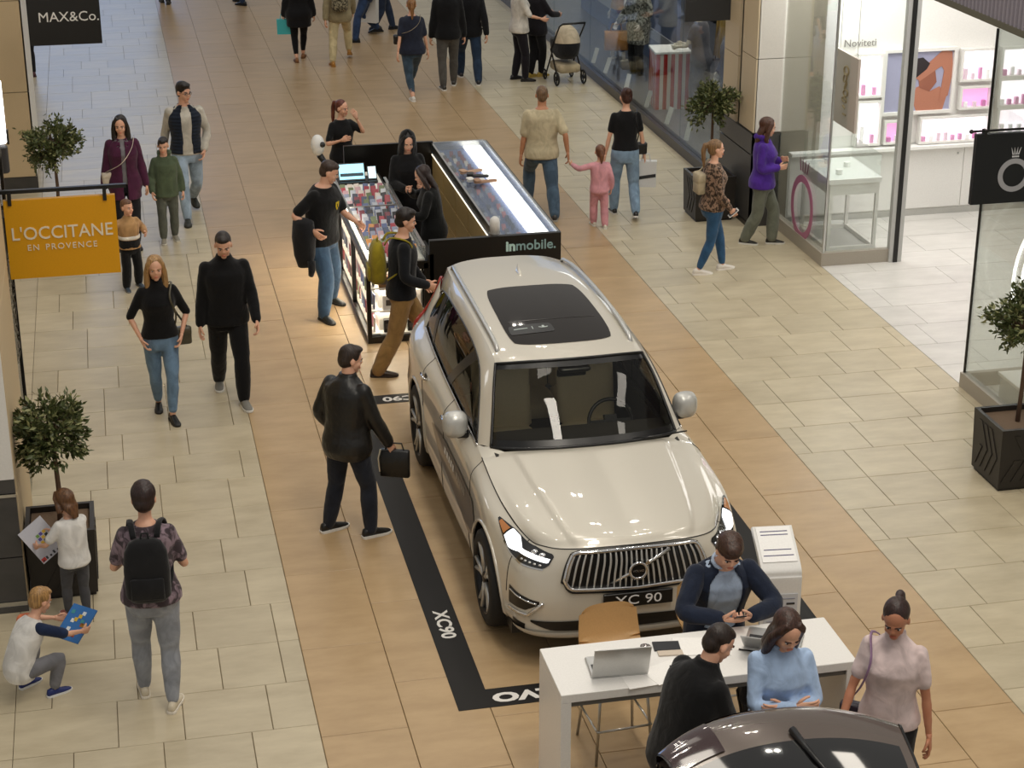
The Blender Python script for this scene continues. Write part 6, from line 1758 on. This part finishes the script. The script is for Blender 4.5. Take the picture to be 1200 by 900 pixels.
# 14 woman with dark hair inside the kiosk
person('long haired woman in black leaning over the kiosk counter', (3.45, 19.85), 78, 1.52, 'f', hands=((-.10, .20, .66), (.06, .17, .78)), head=(6, 20), lean=(10, 0, 0), top=('0f1010', 'knit', .024, .97, .46), bottom=('22303f', 'denim', .004, .98), shoes=('1b1b1b', '222222'), hair=('long', '2a1c18', .2), palms=(None, (0, -1, 0)))
# 15 man with yellow backpack
def ex(c): backpack('mustard yellow backpack of the man in tan trousers', c, '8f8020', .30, .17, .42, strap=cloth('8f8020'))
person('man in black sweater and tan trousers walking past the kiosk', (2.72, 17.60), -92, 1.77, 'm', feet=[(2.44, 17.46), (2.96, 17.72)], hands=('fwd', (.13, .13, .55)), head=(-6, 10), lean=(3, 0, 0), top=('111318', 'knit', .018, .97, .51), bottom=('8f6f42', 'knit', .022, 1.0), shoes=('3a2c20', '2c2018'), hair=('short', '1a100c'), extras=ex)
# 16-18 family seen from behind
person('man in cream tee and jeans holding the pink girl by hand', (5.37, 22.70), -8, 1.76, 'm', feet=[(5.28, 23.05, .05), (5.46, 22.32)], hands=('down', (.185, -.06, .465)), top=('c2b596', 'knit', .026, .42, .50), bottom=('4b5f72', 'denim', .014, 1.0), shoes=('3c3a38', 'a9a59c'), hair=('crop', '6b5138'), fat=1.08, sk='c08a68')
person('little girl in pink top and trousers between her parents', (5.94, 21.93), -4, 1.08, 'c', feet=[(5.89, 22.0), (6.0, 21.85)], hands=((-.31, .10, .74), (.14, 0, .46)), top=('d79aa2', 'knit', .014, .95, .49), bottom=('d2959c', 'knit', .012, .97), shoes=('d9d2c2', 'e8e4da', 1), hair=('pony', '6e4630', .14))
def ex(c):
    carrier('white plastic carrier bag with black print held by the woman', c, hand_of(c, 1) + [.02, .02, -.01], 'd5d5d4', .28, .1, .36, 'band', -10)
    strap_bag('small black shoulder bag of the woman in black tee', c, np.array([.20, .02, .82]), '141416', 1, .17, .08, .15)
person('woman in black tee and light jeans beside the pink girl', (6.37, 22.30), -6, 1.70, 'f', feet=[(6.28, 22.46), (6.47, 22.08, .05)], hands=('down', 'down'), head=(10, 4), top=('111113', 'knit', .008, .34, .57), bottom=('7f97ae', 'denim', .012, .98), shoes=('1c1a1a', 'd8d4cc'), hair=('bun', '3c2018'), extras=ex)
# 19 woman in leopard top
def ex(c): 
    strap_bag('cream bag on the back of the woman in leopard top', c, np.array([-.02, -.17, .98]), 'b7a98e', -1, .18, .1, .24, kind='knit')
    w = to_world(c, hand_of(c, 1)); t = thing('mobile_phone', 'white phone held low by the woman in leopard top', 'phone', w); t.rotation_euler = (rad(40), rad(10), rad(c['yaw'])); MB().rbox(-.035, .035, -.07, .07, 0, .009, .01).build('body', plain('phone_white', hexc('d9d9d6'), .3), t); MB().box(-.03, .03, -.055, .055, .009, .010).build('screen', plain('phone_dark', hexc('55585c'), .2), t)
person('woman in leopard print top and blue jeans walking right', (6.76, 19.9), -86, 1.63, 'f', feet=[(6.60, 19.84), (6.93, 19.96)], hands=('fwd', (.12, .09, .50)), head=(-6, 4), top=('6a5546', 'camo', .014, .95, .53), bottom=('2f5274', 'denim', .002, .95), shoes=('e4dcd2', 'efe9e0', 1), hair=('pony', '7a5c3c', .22), extras=ex)
# 20 woman in purple hoodie
person('woman in purple hoodie and olive trousers beside the shop glass', (7.70, 20.82), -112, 1.62, 'f', feet=[(7.52, 20.86), (7.84, 20.78)], hands=((-.01, .125, .66), (.06, .115, .62)), head=(14, 14), top=('4c2a8c', 'knit', .026, .96, .50), collar='hood', bottom=('6c6f62', 'knit', .018, .98), shoes=('26241f', 'e0ddd4'), hair=('long', '4a2c1e', .1))
# 31 salesman seated
def ex(c):
    w = to_world(c, (c['arms'][0][2] + c['arms'][1][2]) / 2 + np.array([0, .07, .03])); t = thing('mobile_phone', 'dark phone in the hands of the seated salesman', 'phone', w); t.rotation_euler = (rad(35), 0, rad(c['yaw'])); MB().rbox(-.036, .036, -.07, .07, 0, .009, .01).build('body', blackg, t); MB().box(-.031, .031, -.06, .06, .009, .010).build('screen', plain('phone_screen_blue', hexc('8fa0c0'), .2), t)
person('salesman in navy suit jacket sitting at the desk with a phone', (3.74, 10.60), 178, 1.80, 'm', feet=[(3.66, 10.32, .24), (3.90, 10.32, .24)], seat=.71, hip=(0, 0), lean=(20, 0, 0), hands=((-.055, .255, .588), (.055, .255, .588)), head=(0, 24), knees=((-.3, 1, .5), (.3, 1, .5)),
       top=('aebfd6', 'knit', .008, .9, .50), outer=('1c2436', 'knit', .018, .96, .46, 32, 'suit_jacket'), bottom=('181c28', 'knit', .010, 1.0), shoes=('17140f', '17140f'), hair=('full', '3c2418'), collar='shirt', curl=(45, 45), palms=((.6, -.3, .7), (-.6, -.3, .7)), extras=ex, poles=((-1, -.3, -.2), (1, -.3, -.2)))
bar_chair(3.75, 10.66, rad(0), 'tan bar chair under the seated salesman')
# 32 man in black at the boot
person('short haired man in black jacket bending over the open boot', (3.0, 8.98), -72, 1.72, 'm', feet=[(2.92, 8.88), (3.04, 9.12)], lean=(20, 0, 0), hands=((-.10, .22, .52), (.12, .2, .50)), head=(-6, 24), top=('0d0d0f', 'knit', .026, .98, .46), collar='up', bottom=('15161a', 'knit', .010, 1.0), shoes=('161616', '161616'), hair=('crop', '241812'), fat=1.14)
# 33 woman in blue shirt
person('woman in light blue shirt with folded arms at the open boot', (3.64, 9.12), 176, 1.72, 'f', hands=((.015, .125, .660), (-.02, .150, .675)), head=(8, 30), lean=(3, 0, 0), top=('a9c1e2', 'knit', .012, .97, .48), collar='shirt', bottom=('16161a', 'knit', .006, .98), shoes=('161616', '161616'), hair=('long', '3a2218', .27), poles=((-1, -.2, -.5), (1, -.2, -.5)), palms=((0, -1, 0), (0, -1, 0)))
# 34 woman in pale pink tee
def ex(c): strap_bag('small bag on a lilac strap of the woman in pale tee', c, np.array([.21, .0, .78]), '2a2230', 1, .18, .08, .15, scol='8d6f8f')
person('woman in pale pink tee with high ponytail at the desk corner', (4.34, 9.05), 143, 1.73, 'f', hands=('down', 'fwd'), head=(4, 24), top=('d9c6c4', 'knit', .010, .36, .535), bottom=('17171b', 'knit', .004, .98), shoes=('1c1c1c', '1c1c1c'), hair=('pony', '2b1712', .22), collar='up', sk='ba8062', extras=ex)
# far walkers
def ex(c): carrier('turquoise carrier bag of the walker in black coat', c, hand_of(c, 0), '3fb3b8', .24, .1, .28)
person('walker in black coat and tan boots seen from behind', (3.33, 32.6), -6, 1.72, 'f', feet=[(3.25, 32.46), (3.40, 32.80)], top=('111114', 'knit', .040, .98, .40), bottom=('0e0e11', 'knit', .002, .9), shoes=('8a5c36', '6a4628', 1), hair=('long', '2a1c16', .2), extras=ex)
def ex(c): backpack('olive camouflage backpack of the walker in beige trousers', c, '6c6552', .28, .15, .4, 'camo')
person('walker in khaki jacket and beige trousers with yellow boots', (4.01, 32.3), -4, 1.74, 'm', feet=[(3.83, 32.0), (4.2, 32.6, .06)], hands=('back', 'fwd'), top=('94886a', 'knit', .03, .98, .48), bottom=('c9b990', 'knit', .012, .96), shoes=('a8742f', 'a8742f', 1), hair=('short', '3a2a20'), extras=ex)
def ex(c): carrier('large white carrier bag with red and black print', c, hand_of(c, 1) + [0, 0, .02], 'dcdbd8', .46, .12, .46, 'marks', 70)
person('walker in blue jeans striding left with a white bag', (4.76, 34.3), 74, 1.75, 'm', feet=[(4.49, 33.9), (5.0, 34.6, .05)], hands=('fwd', 'down'), top=('2c3242', 'knit', .02, .98, .5), bottom=('2b3c5a', 'denim', .012, 1.0), shoes=('17171a', '17171a'), hair=('short', '2a1c16'), extras=ex)
person('walker in dark jeans passing behind the white bag', (5.12, 34.9), -80, 1.75, 'm', feet=[(5.03, 34.02), (5.25, 35.2)][:0] or [(4.95, 34.8), (5.35, 34.98)], top=('c9c4bc', 'knit', .02, .98, .5), bottom=('2a3448', 'denim', .01, 1.0), shoes=('17171a', '17171a'), hair=('short', '2a1c16'))
def ex(c): strap_bag('dark crossbody bag of the woman in navy tee', c, np.array([-.20, -.02, .86]), '1b1b1e', 1, .2, .08, .15, scol='a99c86', cross=True)
person('woman in navy tee and slim jeans walking away', (4.82, 29.5), -4, 1.70, 'f', feet=[(4.78, 29.14), (4.88, 30.0, .08)], hands=('back', 'down'), top=('252a3a', 'knit', .02, .42, .50), bottom=('3a4c5c', 'denim', .002, .9), shoes=('dedad2', 'e9e6df', 1), hair=('pony', '8a6038', .2), fat=1.1, extras=ex)
person('man in black top and grey trousers walking away', (5.49, 29.95), -4, 1.82, 'm', feet=[(5.38, 29.8), (5.61, 30.12)], hands=('down', 'down'), top=('101013', 'knit', .024, .98, .49), bottom=('55524e', 'knit', .010, .98), shoes=('3a3733', 'dedad2'), hair=('short', '2a1c16'))
person('man in black top and dark blue jeans walking away', (5.94, 30.4), -4, 1.80, 'm', feet=[(5.84, 30.7), (6.02, 30.05)], hands=('fwd', 'back'), top=('101014', 'knit', .024, .98, .49), bottom=('26364c', 'denim', .014, 1.0), shoes=('22222a', 'dedad2'), hair=('short', '2a1c16'))
person('person in white top and black sport trousers by the stroller', (6.76, 30.25), -86, 1.74, 'f', feet=[(6.70, 30.34), (6.84, 30.14)], hands=('fwd', (.1, .2, .6)), top=('cfc9c0', 'knit', .022, .5, .5), bottom=('18141b', 'knit', .012, .98), shoes=('1c1a1c', '1c1a1c'), hair=('long', '2a1c16', .15))
person('person in black holding the stroller handle', (7.10, 30.45), -60, 1.66, 'f', feet=[(7.02, 30.4), (7.17, 30.48)], hands=((-.08, .22, .62), (.09, .22, .62)), top=('17141a', 'knit', .026, .98, .47), bottom=('141316', 'knit', .008, .98), shoes=('b59a4a', 'b59a4a', 1), hair=('long', '2a1c16', .15))
person('distant walker near the top edge, only shoes in view', (1.24, 38.6), 0, 1.75, 'm', feet=[(1.19, 38.7), (1.30, 38.46)], top=('24242a', 'knit', .02, .98, .5), bottom=('2a2a30', 'knit', .01, 1.0), shoes=('33302c', '33302c'), hair=('short', '2a1c16'))
person('distant walker in jeans at the top edge', (2.76, 38.2), 40, 1.75, 'm', feet=[(2.77, 38.0), (2.72, 38.4)], top=('1c2230', 'knit', .02, .98, .5), bottom=('27344c', 'denim', .01, 1.0), shoes=('15151a', '15151a'), hair=('short', '2a1c16'))
person('walker in black half hidden behind the far left pillar', (-1.33, 32.4), 20, 1.70, 'f', feet=[(-1.24, 32.3), (-1.42, 32.6)], top=('121216', 'knit', .03, .98, .42), bottom=('121216', 'knit', .006, .97), shoes=('4a2228', '3a1a20'), hair=('long', '2a1c16', .15))
# mannequins in the clothes shop
def ex1(c): 
    w = to_world(c, hand_of(c, 1)); t = thing('tote_bag', 'tan leather tote bag in the hand of a mannequin', 'bag', (w[0], w[1], w[2]), rad(c['yaw'] + 60))
    soft_box(.40, .14, .32, .02).xf(Matrix.Translation((0, 0, -.42))).build('body', cloth('a8733c', 'leather'), t, True, angle=50)
    for y in (-.05, .05): MB().tube([(-.1, y, -.11), (-.07, y * .6, .02), (.07, y * .6, .02), (.1, y, -.11)], .008, 6).build('handle', cloth('8a5a2e', 'leather'), t)
MN = dict(name='mannequin', cat='mannequin', sk='d8d4cc')
person('mannequin in blue denim skirt and sneakers in the shop window', (8.75, 31.2), 100, 1.82, 'f', feet=[(8.68, 31.32), (8.82, 31.08)], hands=('down', 'down'), top=('b99a80', 'knit', .01, .3, .55), bottom=('51628a', 'denim', .03, .72), shoes=('d9d2c2', '2c2a22', 1), hair=('none', 'ffffff'), **MN)
person('mannequin in patterned coat holding the tan tote bag', (8.75, 30.0), 110, 1.80, 'f', hands=('pocket', 'fwd'), top=('77766e', 'camo', .03, .98, .36), bottom=('17171b', 'knit', .01, 1), shoes=('1b1b1b', '1b1b1b'), hair=('none', 'ffffff'), extras=ex1, **MN)
person('mannequin in grey dress resting hands on the striped pedestal', (8.95, 27.2), 40, 1.78, 'f', hands=((-.09, .2, .60), (.06, .22, .60)), lean=(8, 0, 0), top=('5c5a60', 'knit', .012, .3, .34), bottom=('5c5a60', 'knit', .02, .9), shoes=('1b1b1b', '1b1b1b'), hair=('none', 'ffffff'), name='mannequin', cat='mannequin', sk='d9d2bd')
person('mannequin in denim jacket deeper in the clothes shop', (9.0, 25.9), 100, 1.80, 'm', hands=('down', 'pocket'), top=('3e4454', 'denim', .024, .98, .48), bottom=('4c4f48', 'knit', .014, 1), shoes=('77745c', 'd0ccb8', 1), hair=('none', 'ffffff'), **MN)
finish_jobs()
# stroller
t = thing('baby_stroller', 'cream and black baby stroller by the shop window', 'stroller', (7.48, 29.95, 0), rad(8))
for x in (-.24, .24):
    for y, r in ((-.22, .12), (.32, .09)):
        w_ = bpy.data.objects.new('wheel', None); COL.objects.link(w_); w_.parent = t; w_.location = (x, y, r)
        MB().tube([(0, r * .88 * math.cos(q), r * .88 * math.sin(q)) for q in np.linspace(0, 2 * math.pi, 25)], r * .13, 7, cap=False).build('tyre', tyre_m, w_, True)
        MB().tube([(-.02, 0, 0), (.02, 0, 0)], r * .3, 10).box(-.006, .006, -r * .85, r * .85, -.01, .01).box(-.006, .006, -.01, .01, -r * .85, r * .85).build('hub', blackm, w_)
for x in (-.22, .22): MB().tube([(x, -.22, .12), (x, .10, .55), (x, -.28, 1.0), (x * .9, -.36, 1.05)], .014, 7).build('frame_tube', blackm, t, True); MB().tube([(x, .32, .09), (x, .05, .5)], .014, 7).build('frame_tube', blackm, t, True)
MB().tube([(-.2, -.36, 1.05), (.2, -.36, 1.05)], .018, 8).build('handle', blackm, t, True)
rings = []
for z, wx, wy in ((.42, .14, .2), (.50, .19, .34), (.66, .21, .38), (.70, .20, .37)): rings.append([(wx * math.cos(q), .02 + wy * math.copysign(abs(math.sin(q)) ** .7, math.sin(q)), z) for q in np.linspace(0, 2 * math.pi, 25)[:-1]])
MB().loft(rings).build('carrycot', cloth('18181b'), t, True)
g = np.array([[(.21 * math.cos(a) , -.06 - .30 * math.sin(b) * math.sin(a) , .68 + .30 * math.cos(b) * math.sin(a)) for a in np.linspace(0, math.pi, 15)] for b in np.linspace(-.5, 1.45, 12)])
MB().grid(g).build('canopy', cloth('c8b9a0'), t, True)
MB().rbox(-.19, .19, -.24, .25, .2, .34, .05).build('basket', cloth('b3a488'), t, True, angle=50)
